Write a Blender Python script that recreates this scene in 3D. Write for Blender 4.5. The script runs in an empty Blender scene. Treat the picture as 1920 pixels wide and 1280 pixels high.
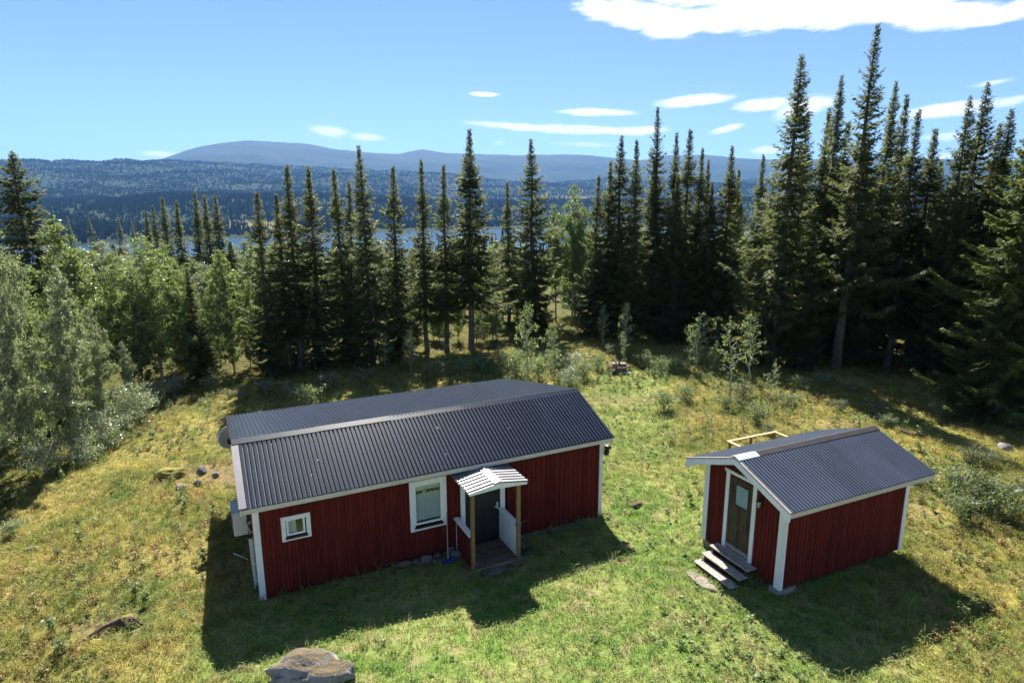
import bpy, math, random
import numpy as np
from mathutils import Vector, Matrix
R = math.radians
scene = bpy.context.scene
col = scene.collection

# ------------------------------------------------------------------ camera
CAM_H, PITCH, ROLL, FPX = 9.2362, 0.2119, -0.0031, 1173.3       # metres, radians, radians, pixels of a 1920 wide picture
_f = np.array([0, math.cos(PITCH), -math.sin(PITCH)]); _r = np.array([1., 0, 0]); _u = np.cross(_r, _f)
_rt = math.cos(ROLL)*_r + math.sin(ROLL)*_u; _up = -math.sin(ROLL)*_r + math.cos(ROLL)*_u
cam = bpy.data.cameras.new('camera'); cam_o = bpy.data.objects.new('camera', cam); col.objects.link(cam_o)
cam.sensor_width = 36; cam.lens = FPX/1920*36; cam.clip_start = .1; cam.clip_end = 60000
cam_o.matrix_world = Matrix(((_rt[0], _up[0], -_f[0], 0), (_rt[1], _up[1], -_f[1], 0), (_rt[2], _up[2], -_f[2], CAM_H), (0, 0, 0, 1)))
scene.camera = cam_o

# ------------------------------------------------------------------ light
SUN_AZ, SUN_EL = R(-8.0), R(46.5)          # azimuth from +Y towards +X
sun_dir = Vector((math.sin(SUN_AZ)*math.cos(SUN_EL), math.cos(SUN_AZ)*math.cos(SUN_EL), math.sin(SUN_EL)))
sl = bpy.data.lights.new('sun', 'SUN'); sl.energy = 5.0; sl.angle = R(.53); sl.color = (1, .95, .86)
so = bpy.data.objects.new('sun', sl); col.objects.link(so); so.location = (-60, 200, 260)
so.rotation_euler = sun_dir.to_track_quat('Z', 'Y').to_euler()
scene.view_settings.view_transform = 'Standard'; scene.view_settings.look = 'None'
scene.view_settings.exposure = 1.5; scene.view_settings.gamma = 1; scene.view_settings.use_curve_mapping = False
SKY_STRENGTH = .052
HAZE_DENSITY = 5.8e-5

# ------------------------------------------------------------------ node helper
class NT:
    def __init__(s, nt): s.t = nt; s.n = nt.nodes; s.l = nt.links
    def add(s, typ, ins=None, **props):
        nd = s.n.new(typ)
        for k, v in props.items(): setattr(nd, k, v)
        for k, v in (ins or {}).items():
            sock = nd.inputs[k]
            if isinstance(v, bpy.types.NodeSocket): s.l.new(v, sock)
            else: sock.default_value = v
        return nd
    def math(s, op, a, b=None, c=None, clamp=False):
        nd = s.n.new('ShaderNodeMath'); nd.operation = op; nd.use_clamp = clamp
        for i, v in enumerate((a, b, c)):
            if v is None: continue
            if isinstance(v, bpy.types.NodeSocket): s.l.new(v, nd.inputs[i])
            else: nd.inputs[i].default_value = v
        return nd.outputs[0]
    def mix(s, fac, a, b, blend='MIX'):
        nd = s.n.new('ShaderNodeMix'); nd.data_type = 'RGBA'; nd.blend_type = blend
        for i, v in ((0, fac), (6, a), (7, b)):
            if isinstance(v, bpy.types.NodeSocket): s.l.new(v, nd.inputs[i])
            else: nd.inputs[i].default_value = v if i == 0 else (*v, 1) if len(v) == 3 else v
        return nd.outputs[2]
    def noise(s, vec, scale, detail=3, rough=.55, dist=0):
        return s.add('ShaderNodeTexNoise', {'Vector': vec, 'Scale': scale, 'Detail': detail, 'Roughness': rough, 'Distortion': dist}).outputs[0]
    def ramp(s, fac, stops, interp='LINEAR'):
        nd = s.n.new('ShaderNodeValToRGB'); s.l.new(fac, nd.inputs[0]); e = nd.color_ramp; e.interpolation = interp
        while len(e.elements) < len(stops): e.elements.new(.5)
        for el, (p, c) in zip(e.elements, stops): el.position = p; el.color = (*c, 1) if hasattr(c, '__len__') else (c, c, c, 1)
        return nd.outputs[0]
    def maprange(s, v, a, b, c=0, d=1, smooth=True):
        nd = s.n.new('ShaderNodeMapRange'); nd.interpolation_type = 'SMOOTHSTEP' if smooth else 'LINEAR'
        for i, x in enumerate((v, a, b, c, d)):
            if isinstance(x, bpy.types.NodeSocket): s.l.new(x, nd.inputs[i])
            else: nd.inputs[i].default_value = x
        return nd.outputs[0]

MATS = {}
def material(name):
    m = bpy.data.materials.new(name); m.use_nodes = True; m.node_tree.nodes.clear()
    t = NT(m.node_tree); out = t.add('ShaderNodeOutputMaterial'); MATS[name] = m
    return m, t, out
def principled(t, out, color, rough=.6, spec=.5, metallic=0., bump=None, bstr=.3, bdist=.01):
    p = t.add('ShaderNodeBsdfPrincipled')
    for k, v in (('Base Color', color), ('Roughness', rough), ('Specular IOR Level', spec), ('Metallic', metallic)):
        if isinstance(v, bpy.types.NodeSocket): t.l.new(v, p.inputs[k])
        else: p.inputs[k].default_value = (*v, 1) if hasattr(v, '__len__') and len(v) == 3 else v
    if bump is not None:
        b = t.add('ShaderNodeBump', {'Height': bump, 'Strength': bstr, 'Distance': bdist}); t.l.new(b.outputs[0], p.inputs['Normal'])
    t.l.new(p.outputs[0], out.inputs[0]); return p

# ------------------------------------------------------------------ world: sky and clouds by direction
def pix_dir(px, py):
    d = _f + _rt*(px-960)/FPX - _up*(py-640)/FPX; return d/np.linalg.norm(d)
def az_el(px, py):
    d = pix_dir(px, py); return math.atan2(d[0], d[1]), math.asin(d[2])
world = bpy.data.worlds.new('World'); scene.world = world; world.use_nodes = True; world.node_tree.nodes.clear()
w = NT(world.node_tree)
wout = w.add('ShaderNodeOutputWorld')
sky = w.add('ShaderNodeTexSky', sky_type='NISHITA', sun_disc=False, sun_elevation=SUN_EL, sun_rotation=SUN_AZ, altitude=2500, air_density=1.0, dust_density=.1, ozone_density=3.0)
tc = w.add('ShaderNodeTexCoord').outputs['Generated']
sep = w.add('ShaderNodeSeparateXYZ', {0: tc})
az = w.math('ARCTAN2', sep.outputs[0], sep.outputs[1]); el = w.math('ARCSINE', sep.outputs[2])
stretch = w.add('ShaderNodeCombineXYZ', {0: w.math('MULTIPLY', az, 9.), 1: w.math('MULTIPLY', el, 38.), 2: 0.}).outputs[0]
n1 = w.noise(stretch, 1.1, 6, .62); n2 = w.noise(stretch, 4.2, 7, .7)
wob = w.math('ADD', w.math('MULTIPLY', w.math('SUBTRACT', n1, .5), 1.5), w.math('MULTIPLY', w.math('SUBTRACT', n2, .5), .85))
CLOUDS = [  # x, y, half width, half height (pixels of the photograph), tilt, opacity, softness
    (1190, 28, 105, 30, 8, 1, .35), (1270, 50, 75, 24, -4, 1, .35), (1330, 34, 130, 26, -3, 1, .3), (1480, 22, 230, 34, -2, 1, .25), (1640, 8, 200, 38, -1, 1, .25), (1760, 30, 120, 26, 3, 1, .3),
    (1880, 28, 130, 18, -3, 1, .35), (1500, -40, 380, 45, 0, 1, .3), (1130, 12, 40, 14, 10, .9, .5),
    (910, 177, 26, 4, 2, .95, .7), (1125, 210, 70, 8, 2, 1, .5), (1300, 189, 72, 12, -3, 1, .5), (1425, 197, 62, 13, -5, 1, .5), (1510, 200, 55, 20, -12, 1, .7),
    (1362, 242, 30, 6, -12, .9, .7), (960, 236, 85, 7, 4, .95, .6), (1080, 243, 130, 9, 2, 1, .5), (1190, 245, 60, 9, 0, 1, .6), (1085, 271, 62, 5, 2, .6, .9),
    (618, 247, 40, 12, 3, .95, .7), (685, 257, 38, 7, 2, .8, .9), (300, 289, 38, 6, 3, .95, .7), (212, 302, 14, 5, 0, .6, 1), (175, 304, 12, 4, 0, .5, 1),
    (1790, 205, 115, 13, -4, 1, .5), (1860, 156, 40, 6, -6, .7, .9), (1770, 256, 70, 9, -2, .9, .6), (1780, 292, 62, 6, -3, .9, .7), (1890, 190, 60, 9, -8, .8, .8), (1440, 282, 30, 8, 0, .8, .8), (935, 268, 10, 5, 0, .5, 1), (1340, 300, 60, 5, 0, .6, .9)]
mask = None
for (cx_, cy_, hw, hh, tilt, op, soft) in CLOUDS:
    a0, e0 = az_el(cx_, cy_); a1 = az_el(cx_+hw, cy_)[0]-a0; e1 = e0-az_el(cx_, cy_+hh)[1]
    da = w.math('SUBTRACT', az, a0); de = w.math('SUBTRACT', el, e0); tt = math.tan(R(-tilt))
    de = w.math('MULTIPLY_ADD', da, -tt, de)
    qa = w.math('MULTIPLY', da, 1/a1); qe = w.math('MULTIPLY', de, 1/e1)
    dd = w.math('SQRT', w.math('ADD', w.math('MULTIPLY', qa, qa), w.math('MULTIPLY', qe, qe)))
    v = w.math('ADD', w.math('SUBTRACT', 1.05, dd), w.math('MULTIPLY', wob, .6+.75*soft))
    mk = w.math('MULTIPLY', w.maprange(v, -.30*soft, .12+.85*soft), op)
    mask = mk if mask is None else w.math('MAXIMUM', mask, mk)
# scattered streaks of the same kind over the rest of the sky
g1 = w.noise(w.add('ShaderNodeVectorMath', {0: tc, 1: (3.2, 3.2, 16.)}, operation='MULTIPLY').outputs[0], 1.0, 6, .58)
rest = w.math('MULTIPLY', w.maprange(g1, .60, .72), w.math('MAXIMUM', w.maprange(w.math('ABSOLUTE', az), R(48), R(58)), w.maprange(el, R(30), R(40))))
mask = w.math('MAXIMUM', mask, w.math('MULTIPLY', rest, w.maprange(el, .0, .05)))
cloudcol = w.mix(w.maprange(n1, .3, .7), (8.6, 9.0, 9.6), (11.6, 11.6, 11.6))
skycol = w.mix(mask, sky.outputs[0], cloudcol)
bg = w.add('ShaderNodeBackground', {0: skycol, 1: SKY_STRENGTH}); w.l.new(bg.outputs[0], wout.inputs[0])

# ------------------------------------------------------------------ mesh helpers
rng = random.Random(7)
def new_obj(name, data, parent=None, loc=None, rot=None, scale=None):
    o = bpy.data.objects.new(name, data); col.objects.link(o)
    if parent: o.parent = parent
    if loc is not None: o.location = loc
    if rot is not None: o.rotation_euler = rot
    if scale is not None: o.scale = scale
    return o
def tag(o, label=None, cat=None, group=None, kind=None):
    for k, v in (('label', label), ('category', cat), ('group', group), ('kind', kind)):
        if v: o[k] = v
    return o
def empty(name, loc, rz=0, **kw):
    o = new_obj(name, None, loc=loc, rot=(0, 0, rz)); o.empty_display_size = .2; return tag(o, **kw)
class MB:
    def __init__(s): s.v = []; s.f = []
    def poly(s, pts, faces):
        b = len(s.v); s.v += [tuple(p) for p in pts]; s.f += [tuple(b+i for i in f) for f in faces]; return s
    def box(s, x0, x1, y0, y1, z0, z1):
        return s.poly([(x0, y0, z0), (x1, y0, z0), (x1, y1, z0), (x0, y1, z0), (x0, y0, z1), (x1, y0, z1), (x1, y1, z1), (x0, y1, z1)],
                      [(3, 2, 1, 0), (4, 5, 6, 7), (0, 1, 5, 4), (1, 2, 6, 5), (2, 3, 7, 6), (3, 0, 4, 7)])
    def prism(s, pts, d0, d1, fn):     # closed 2D outline (counter-clockwise) pushed from d0 to d1 through fn(p, q, d)
        n = len(pts); V = [fn(p, q, d0) for p, q in pts]+[fn(p, q, d1) for p, q in pts]
        F = [tuple(range(n))[::-1], tuple(range(n, 2*n))]+[(i, (i+1) % n, n+(i+1) % n, n+i) for i in range(n)]
        return s.poly(V, F)
    def tube(s, path, rad, n=8, cap=True):
        path = [Vector(p) for p in path]; rad = rad if hasattr(rad, '__len__') else [rad]*len(path); rings = []
        b = len(s.v)
        for i, p in enumerate(path):
            d = (path[min(i+1, len(path)-1)]-path[max(i-1, 0)]).normalized()
            x = d.orthogonal().normalized() if i == 0 else (px - d*px.dot(d)).normalized()
            px = x; y = d.cross(x)
            s.v += [tuple(p+(x*math.cos(2*math.pi*k/n)+y*math.sin(2*math.pi*k/n))*rad[i]) for k in range(n)]
        for i in range(len(path)-1):
            s.f += [(b+i*n+k, b+i*n+(k+1) % n, b+(i+1)*n+(k+1) % n, b+(i+1)*n+k) for k in range(n)]
        if cap: s.f += [tuple(b+k for k in range(n))[::-1], tuple(b+(len(path)-1)*n+k for k in range(n))]
        return s
    def mesh(s, name, mat, smooth=False):
        me = bpy.data.meshes.new(name); me.from_pydata(s.v, [], s.f); me.materials.append(MATS[mat])
        if smooth: me.polygons.foreach_set('use_smooth', [True]*len(me.polygons))
        me.update(); return me
    def build(s, name, mat, parent=None, smooth=False, **kw): return new_obj(name, s.mesh(name, mat, smooth), parent, **kw)
def quads_mesh(name, Q, mat, tint=None, smooth=False):
    Q = np.asarray(Q, np.float32); n = len(Q); me = bpy.data.meshes.new(name)
    me.vertices.add(4*n); me.vertices.foreach_set('co', Q.reshape(-1))
    me.loops.add(4*n); me.loops.foreach_set('vertex_index', np.arange(4*n, dtype=np.int32))
    me.polygons.add(n); me.polygons.foreach_set('loop_start', np.arange(0, 4*n, 4, dtype=np.int32)); me.polygons.foreach_set('loop_total', np.full(n, 4, np.int32))
    if tint is not None:
        at = me.attributes.new('tint', 'FLOAT', 'FACE'); at.data.foreach_set('value', np.asarray(tint, np.float32))
    me.materials.append(MATS[mat]); me.update(); me.validate(); return me
_boards = {}
def unit_board(mat, axis):
    if (mat, axis) not in _boards:
        c = .07; o = [(c, 0), (1-c, 0), (1, c*1.6), (1, 1-c), (1-c, 1), (c, 1), (0, 1-c), (0, c*1.6)]
        fn = {'z': lambda p, q, d: (p, q, d), 'x': lambda p, q, d: (d, p, q), 'y': lambda p, q, d: (q, d, p)}[axis]
        _boards[mat, axis] = MB().prism(o, 0, 1, fn).mesh('board', mat)
    return _boards[mat, axis]
def board(name, parent, x0, x1, y0, y1, z0, z1, mat, axis='z', **kw):
    return new_obj(name, unit_board(mat, axis), parent, loc=(x0, y0, z0), scale=(x1-x0, y1-y0, z1-z0), **kw)
def vnoise(x, y, seed=0):
    x = np.asarray(x, float); y = np.asarray(y, float); xi = np.floor(x); yi = np.floor(y); fx = x-xi; fy = y-yi
    h = lambda a, b: np.modf(np.abs(np.sin(a*127.1+b*311.7+seed*74.7)*43758.5453))[0]
    sx = fx*fx*(3-2*fx); sy = fy*fy*(3-2*fy)
    return (h(xi, yi)*(1-sx)+h(xi+1, yi)*sx)*(1-sy)+(h(xi, yi+1)*(1-sx)+h(xi+1, yi+1)*sx)*sy
def fbm(x, y, seed=0, oct=4):
    return sum(vnoise(x*2**k, y*2**k, seed+k)*.5**k for k in range(oct))/sum(.5**k for k in range(oct))
def sstep(v, a, b):
    t = np.clip((v-a)/(b-a), 0, 1); return t*t*(3-2*t)

# ------------------------------------------------------------------ materials
def simple(name, color, rough=.6, spec=.4, var=.12, scale=8., stretch=(1, 1, 1), bstr=.15, bdist=.004, metallic=0., dirt=None, objvar=.12, sheen=0.):
    m, t, out = material(name)
    co = t.add('ShaderNodeTexCoord').outputs['Object']; geo = t.add('ShaderNodeNewGeometry').outputs['Position']
    v = t.add('ShaderNodeVectorMath', {0: geo, 1: stretch}, operation='MULTIPLY').outputs[0]
    n = t.noise(v, scale, 5, .6); n2 = t.noise(v, scale*6, 3, .6)
    c = t.mix(t.maprange(n, .3, .7), tuple(x*(1-var) for x in color), tuple(min(1, x*(1+var)) for x in color))
    rnd = t.add('ShaderNodeObjectInfo').outputs['Random']
    hsv = t.add('ShaderNodeHueSaturation', {'Color': c, 'Value': t.maprange(rnd, 0, 1, 1-objvar, 1+objvar, False)}); c = hsv.outputs[0]
    if dirt: c = t.mix(t.math('MULTIPLY', t.maprange(t.noise(v, scale*.7, 6, .7), .5, .75), dirt[1]), c, dirt[0])
    pp = principled(t, out, c, rough, spec, metallic, n2 if bstr else None, bstr, bdist)
    if sheen: pp.inputs['Sheen Weight'].default_value = sheen; pp.inputs['Sheen Roughness'].default_value = .24; pp.inputs['Sheen Tint'].default_value = (.86, .9, 1, 1)
    return m
simple('red_paint', (.118, .0175, .0130), .85, .12, .22, 2.2, (7, 7, .8), .4, .003, dirt=((.075, .013, .011), .5), objvar=.16)
simple('red_backing', (.02, .004, .004), .9, .1)
simple('white_paint', (.84, .84, .84), .55, .35, .05, 3, (2, 2, .6), .2, .002, dirt=((.62, .6, .55), .35), objvar=.03)
simple('cream_paint', (.6, .57, .5), .6, .3, .07, 3, dirt=((.4, .37, .3), .4))
simple('roof_steel', (.017, .023, .038), .22, .5, .14, 1.6, (1, 1, 1), .0, .001, dirt=((.03, .035, .045), .4), objvar=.12, sheen=.8)
simple('roof_steel_pale', (.062, .072, .102), .3, .5, .1, 1.6, (1, 1, 1), .0, .001, dirt=((.075, .078, .085), .4), objvar=.12, sheen=.85)
simple('porch_steel', (.20, .195, .2), .5, .5, .15, 3, metallic=.45)
simple('flashing', (.10, .098, .12), .45, .5, .1, 3, dirt=((.25, .23, .22), .4))
simple('flashing_dark', (.022, .025, .036), .25, .5, .12, 2, dirt=((.034, .036, .046), .4))
simple('ridge_brown', (.04, .034, .033), .5, .4, .12, 3)
simple('galvanized', (.5, .53, .56), .4, .5, .08, 5, dirt=((.35, .36, .38), .4))
simple('deck_wood', (.15, .095, .075), .75, .2, .25, 3, (3, 3, 3), .3, .003, objvar=.2)
simple('grey_wood', (.36, .31, .28), .85, .15, .22, 5, (3, 3, 3), .4, .003, dirt=((.18, .15, .13), .5), objvar=.12)
simple('dark_wood', (.075, .058, .036), .85, .15, .35, 4, (9, 9, 1), .4, .003, dirt=((.16, .12, .065), .55), objvar=.2)
simple('post_wood', (.24, .165, .07), .7, .2, .18, 4, (8, 8, 1), .3, .002)
simple('new_timber', (.68, .47, .23), .65, .25, .1, 4, (2, 2, 2), .2, .002)
simple('black_door', (.022, .022, .022), .5, .35, .15, 4)
simple('black_metal', (.018, .02, .02), .5, .4, .1, 6)
simple('concrete', (.27, .25, .23), .9, .1, .2, 9, dirt=((.15, .14, .12), .5), bstr=.5, bdist=.008)
simple('plastic_grey', (.48, .47, .46), .45, .4, .05, 4)
simple('dish_grey', (.55, .55, .55), .5, .4, .08, 4)
simple('blue_plastic', (.035, .055, .30), .5, .4, .2, 12)
simple('pole_wood', (.45, .36, .3), .6, .3, .08, 6)
simple('curtain', (.62, .66, .66), .9, .1, .06, 6)
simple('curtain_dark', (.03, .035, .05), .9, .1)
simple('rope_blue', (.08, .22, .25), .8, .1)
simple('hose_dark', (.03, .06, .06), .5, .4)
simple('pale_metal', (.6, .58, .55), .5, .5)
simple('lamp_glass', (.55, .53, .42), .2, .5)
simple('birch_bark', (.42, .39, .36), .8, .2, .4, 6, (1, 1, 4), .3, .005, dirt=((.06, .05, .05), .6), objvar=.2)
simple('spruce_bark', (.135, .112, .10), .95, .1, .3, 5, (1, 1, .5), .8, .02, dirt=((.06, .05, .045), .6), objvar=.2)
simple('dead_wood', (.14, .095, .075), .9, .1, .3, 6, (2, 2, 2), .5, .006)
simple('moss', (.27, .24, .075), .95, .05, .3, 8, bstr=.8, bdist=.02)
simple('brown_rock', (.15, .095, .075), .9, .1, .25, 6, bstr=.8, bdist=.03)
def stone_mat(name, color, moss=0., lich=.4):
    m, t, out = material(name); geo = t.add('ShaderNodeNewGeometry'); p = geo.outputs['Position']
    n = t.noise(p, 3.2, 7, .65, .4); n2 = t.noise(p, 17, 6, .7); n3 = t.noise(p, 60, 3, .6)
    c = t.mix(t.maprange(n, .3, .7), tuple(x*.55 for x in color), tuple(x*1.2 for x in color))
    c = t.mix(t.math('MULTIPLY', t.maprange(n2, .55, .68), lich), c, (.46, .44, .40))
    c = t.mix(t.math('MULTIPLY', t.maprange(n3, .55, .7), .5), c, tuple(x*.4 for x in color))
    if moss:
        up = t.add('ShaderNodeSeparateXYZ', {0: geo.outputs['Normal']}).outputs[2]
        k = t.math('MULTIPLY', t.maprange(t.math('MULTIPLY_ADD', n, .9, up), 1.12, 1.36), moss)
        c = t.mix(k, c, t.mix(n2, (.10, .085, .04), (.22, .16, .09)))
    principled(t, out, c, .9, .2, 0, t.math('ADD', n, t.math('MULTIPLY', n2, .7)), 1., .09)
stone_mat('stone', (.26, .24, .235)); stone_mat('stone_mossy', (.42, .39, .39), .9, .6); stone_mat('stone_dark', (.14, .13, .125), .0, .2); stone_mat('slab_stone', (.40, .34, .27), 0, .3)
def glass_mat():
    m, t, out = material('glass')
    f = t.add('ShaderNodeFresnel', {'IOR': 1.5}); tr = t.add('ShaderNodeBsdfTransparent', {0: (.86, .9, .9, 1)}); g = t.add('ShaderNodeBsdfGlossy', {0: (1, 1, 1, 1), 'Roughness': .02})
    mx = t.add('ShaderNodeMixShader', {0: t.math('MULTIPLY', t.math('MULTIPLY_ADD', f.outputs[0], 1.2, .03, True), t.math('SUBTRACT', 1., t.add('ShaderNodeNewGeometry').outputs['Backfacing'])), 1: tr.outputs[0], 2: g.outputs[0]}); t.l.new(mx.outputs[0], out.inputs[0])
glass_mat()

def leaf_mat(name, dark, light, rough=.45, spec=.5, trans=.35, tcol=None, objvar=.18, world_noise=0., under=None):
    m, t, out = material(name)
    tint = t.add('ShaderNodeAttribute', attribute_name='tint').outputs['Fac']
    rnd = t.add('ShaderNodeObjectInfo').outputs['Random']
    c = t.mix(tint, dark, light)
    if under is not None: c = t.mix(t.add('ShaderNodeNewGeometry').outputs['Backfacing'], c, under)
    c = t.add('ShaderNodeHueSaturation', {'Color': c, 'Hue': t.maprange(rnd, 0, 1, .485, .51, False), 'Value': t.maprange(t.math('FRACT', t.math('MULTIPLY', rnd, 7.3)), 0, 1, 1-objvar, 1+objvar, False)}).outputs[0]
    p = t.add('ShaderNodeBsdfPrincipled', {'Base Color': c, 'Roughness': rough, 'Specular IOR Level': spec})
    tr = t.add('ShaderNodeBsdfTranslucent', {0: t.mix(.55, c, tcol or light)})
    mx = t.add('ShaderNodeMixShader', {0: trans, 1: p.outputs[0], 2: tr.outputs[0]}); t.l.new(mx.outputs[0], out.inputs[0])
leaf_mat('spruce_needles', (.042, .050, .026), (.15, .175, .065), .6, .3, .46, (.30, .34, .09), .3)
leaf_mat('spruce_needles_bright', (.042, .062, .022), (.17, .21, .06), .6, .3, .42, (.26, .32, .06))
leaf_mat('birch_leaves', (.06, .10, .032), (.20, .26, .09), .42, .5, .48, (.34, .44, .08), under=(.18, .23, .11))
leaf_mat('willow_leaves', (.085, .12, .05), (.38, .42, .25), .36, .7, .42, (.33, .40, .13), under=(.32, .36, .24))
leaf_mat('sapling_leaves', (.08, .13, .045), (.20, .26, .10), .5, .3, .46, (.32, .42, .1), under=(.19, .23, .12))
leaf_mat('shrub_leaves', (.055, .095, .028), (.16, .21, .07), .5, .3, .4, (.25, .3, .07), under=(.13, .15, .09))

# ground colours by place: shared by the soil and the grass blades standing on it
def meadow_color(t, pos, lawn, scale=1.0):
    p2 = t.add('ShaderNodeVectorMath', {0: pos, 1: (1, 1, 0)}, operation='MULTIPLY').outputs[0]
    a = t.noise(p2, .42, 5, .6, .6); b = t.noise(p2, 1.7, 5, .65, .3); c = t.noise(p2, .17, 3, .5)
    rough_c = t.mix(t.maprange(t.math('ADD', t.math('MULTIPLY', a, .55), t.math('MULTIPLY', b, .45)), .36, .64), (.13, .185, .032), (.43, .35, .10))
    rough_c = t.mix(t.math('MULTIPLY', t.maprange(t.math('ADD', t.math('MULTIPLY', c, .5), t.math('MULTIPLY', b, .5)), .52, .66), .8), rough_c, (.27, .15, .055))
    rough_c = t.mix(t.math('MULTIPLY', t.maprange(t.noise(p2, .9, 4, .6), .54, .68), .75), rough_c, (.42, .38, .07))
    lawn_c = t.mix(t.maprange(t.math('ADD', t.math('MULTIPLY', a, .5), t.math('MULTIPLY', b, .5)), .40, .62), (.15, .27, .045), (.33, .375, .11))
    lawn_c = t.mix(t.math('MULTIPLY', t.maprange(t.noise(p2, 1.5, 6, .7), .50, .66), .85), lawn_c, (.40, .33, .17))
    return t.mix(lawn, rough_c, lawn_c)
m, t, out = material('ground_soil')
geo = t.add('ShaderNodeNewGeometry').outputs['Position']; lawn = t.add('ShaderNodeAttribute', attribute_name='lawn').outputs['Fac']
mc = meadow_color(t, geo, lawn)
fine = t.noise(geo, 9, 6, .7); fine2 = t.noise(geo, 34, 5, .7)
gc = t.mix(t.maprange(fine, .35, .7, .0, .75), mc, (.075, .06, .025)); gc = t.mix(t.maprange(fine2, .45, .75, 0, .6), gc, (.23, .18, .08))
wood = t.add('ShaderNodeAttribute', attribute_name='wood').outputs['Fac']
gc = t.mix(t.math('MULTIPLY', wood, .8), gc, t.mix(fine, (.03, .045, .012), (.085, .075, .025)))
bare = t.add('ShaderNodeAttribute', attribute_name='bare').outputs['Fac']
gc = t.mix(t.math('MULTIPLY', bare, t.maprange(fine, .3, .6)), gc, (.19, .13, .085))
principled(t, out, gc, .95, .1, 0, t.math('ADD', fine, t.math('MULTIPLY', fine2, .5)), .9, .06)
def grass_mat(name, bright, trans=.35, straw=.0):
    m, t, out = material(name); geo = t.add('ShaderNodeNewGeometry').outputs['Position']
    lawn = t.add('ShaderNodeAttribute', attribute_name='lawn', attribute_type='INSTANCER').outputs['Fac']
    c = meadow_color(t, geo, lawn); rnd = t.add('ShaderNodeObjectInfo').outputs['Random']
    tint = t.add('ShaderNodeAttribute', attribute_name='tint').outputs['Fac']
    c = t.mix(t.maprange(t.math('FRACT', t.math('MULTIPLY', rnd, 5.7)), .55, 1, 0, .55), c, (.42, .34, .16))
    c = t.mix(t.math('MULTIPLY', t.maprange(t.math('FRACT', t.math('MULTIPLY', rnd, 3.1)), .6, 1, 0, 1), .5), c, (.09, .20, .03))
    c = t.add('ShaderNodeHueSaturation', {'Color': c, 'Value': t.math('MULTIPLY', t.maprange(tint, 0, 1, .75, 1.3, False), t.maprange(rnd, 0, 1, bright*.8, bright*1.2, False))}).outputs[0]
    p = t.add('ShaderNodeBsdfPrincipled', {'Base Color': c, 'Roughness': .5, 'Specular IOR Level': .35})
    tr = t.add('ShaderNodeBsdfTranslucent', {0: c}); mx = t.add('ShaderNodeMixShader', {0: trans, 1: p.outputs[0], 2: tr.outputs[0]}); t.l.new(mx.outputs[0], out.inputs[0])
grass_mat('grass_blades', 1.15, .45)
leaf_mat('herb_leaves', (.09, .145, .04), (.22, .28, .10), .5, .35, .42, (.3, .38, .09), .3, under=(.17, .2, .12))
leaf_mat('heath_leaves', (.13, .12, .03), (.32, .21, .07), .5, .4, .3, (.3, .25, .05), .35)
leaf_mat('far_conifers', (.018, .030, .016), (.036, .052, .022), .9, .05, .0, objvar=.4)

# ------------------------------------------------------------------ the ground
CT, CX, CY = .4577, -6.0602, 13.4458          # cabin: heading, front left corner
ST, SX, SY = .4287, 6.3008, 13.2272           # shed
LAKE_Z = -43.
def cab_local(x, y): dx, dy = x-CX, y-CY; return dx*math.cos(CT)+dy*math.sin(CT), -dx*math.sin(CT)+dy*math.cos(CT)
def shed_local(x, y): dx, dy = x-SX, y-SY; return dx*math.cos(ST)+dy*math.sin(ST), -dx*math.sin(ST)+dy*math.cos(ST)
def terr(x, y):
    x = np.asarray(x, float); y = np.asarray(y, float)
    sx_, sy_ = SX-1.0*math.cos(ST)-1.33*math.sin(ST), SY-1.0*math.sin(ST)+1.33*math.cos(ST)
    z = -.10*np.exp(-((x-sx_)**2+(y-sy_)**2)/.8) + .12*np.exp(-((x-8.2)**2+(y-14.8)**2)/40) - .13*np.exp(-((x-2.6)**2+(y-17.6)**2)/9)
    dc = np.maximum(np.maximum(-cab_local(x, y)[0], cab_local(x, y)[0]-9.8), np.maximum(-cab_local(x, y)[1], cab_local(x, y)[1]-6.6))
    z = z + .12*sstep(dc, .4, 2.2) - .045*np.maximum(0, -x-11)**1.15
    cu, cw = cab_local(x, y); away = sstep(np.maximum(np.maximum(-cu, cu-9.8), np.maximum(-cw, cw-6.6)), .3, 5)
    su, sw = shed_local(x, y); away = away*sstep(np.maximum(np.maximum(-su, su-4.3), np.maximum(-sw, sw-2.6)), .8, 4)
    z = z + away*((fbm(x*.22, y*.22, 3)-.5)*.55 + (fbm(x*.9, y*.9, 9, 3)-.5)*.16)
    d = np.maximum(0, y-47+np.maximum(0, -x-22)*.4); z = z - .095*d*d/(d+14)
    return np.maximum(z, -58)
def lawn_mask(x, y):
    x = np.asarray(x, float); y = np.asarray(y, float); n = (fbm(x*.35, y*.35, 21)-.5)*4
    a = 1-sstep(np.hypot((x-1.5)/8.0, (y-14)/8.5)*8+n, 6, 9.5)
    px = 3.6+(y-18)*.17; b = (1-sstep(np.abs(x-px)+n*.3, 1.4, 3.2))*sstep(y, 16, 20)*(1-sstep(y, 33, 36))
    return np.maximum(a, b*.8)
def bare_mask(x, y):
    n = .6+.8*fbm(x*1.1, y*1.1, 131); return np.clip((1.2*np.exp(-(((x+10.2)/1.7)**2+((y-20.6)/1.1)**2))+np.exp(-(((x+9.2)/.9)**2+((y-12.3)/.5)**2))+.8*np.exp(-(((x-13.5)/2)**2+((y-25)/1.)**2))+.7*np.exp(-(((x-11.5)/1.6)**2+((y-17.5)/.8)**2))+.6*np.exp(-(((x-5.)/2.5)**2+((y-29)/.8)**2)))*n, 0, 1)
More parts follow.
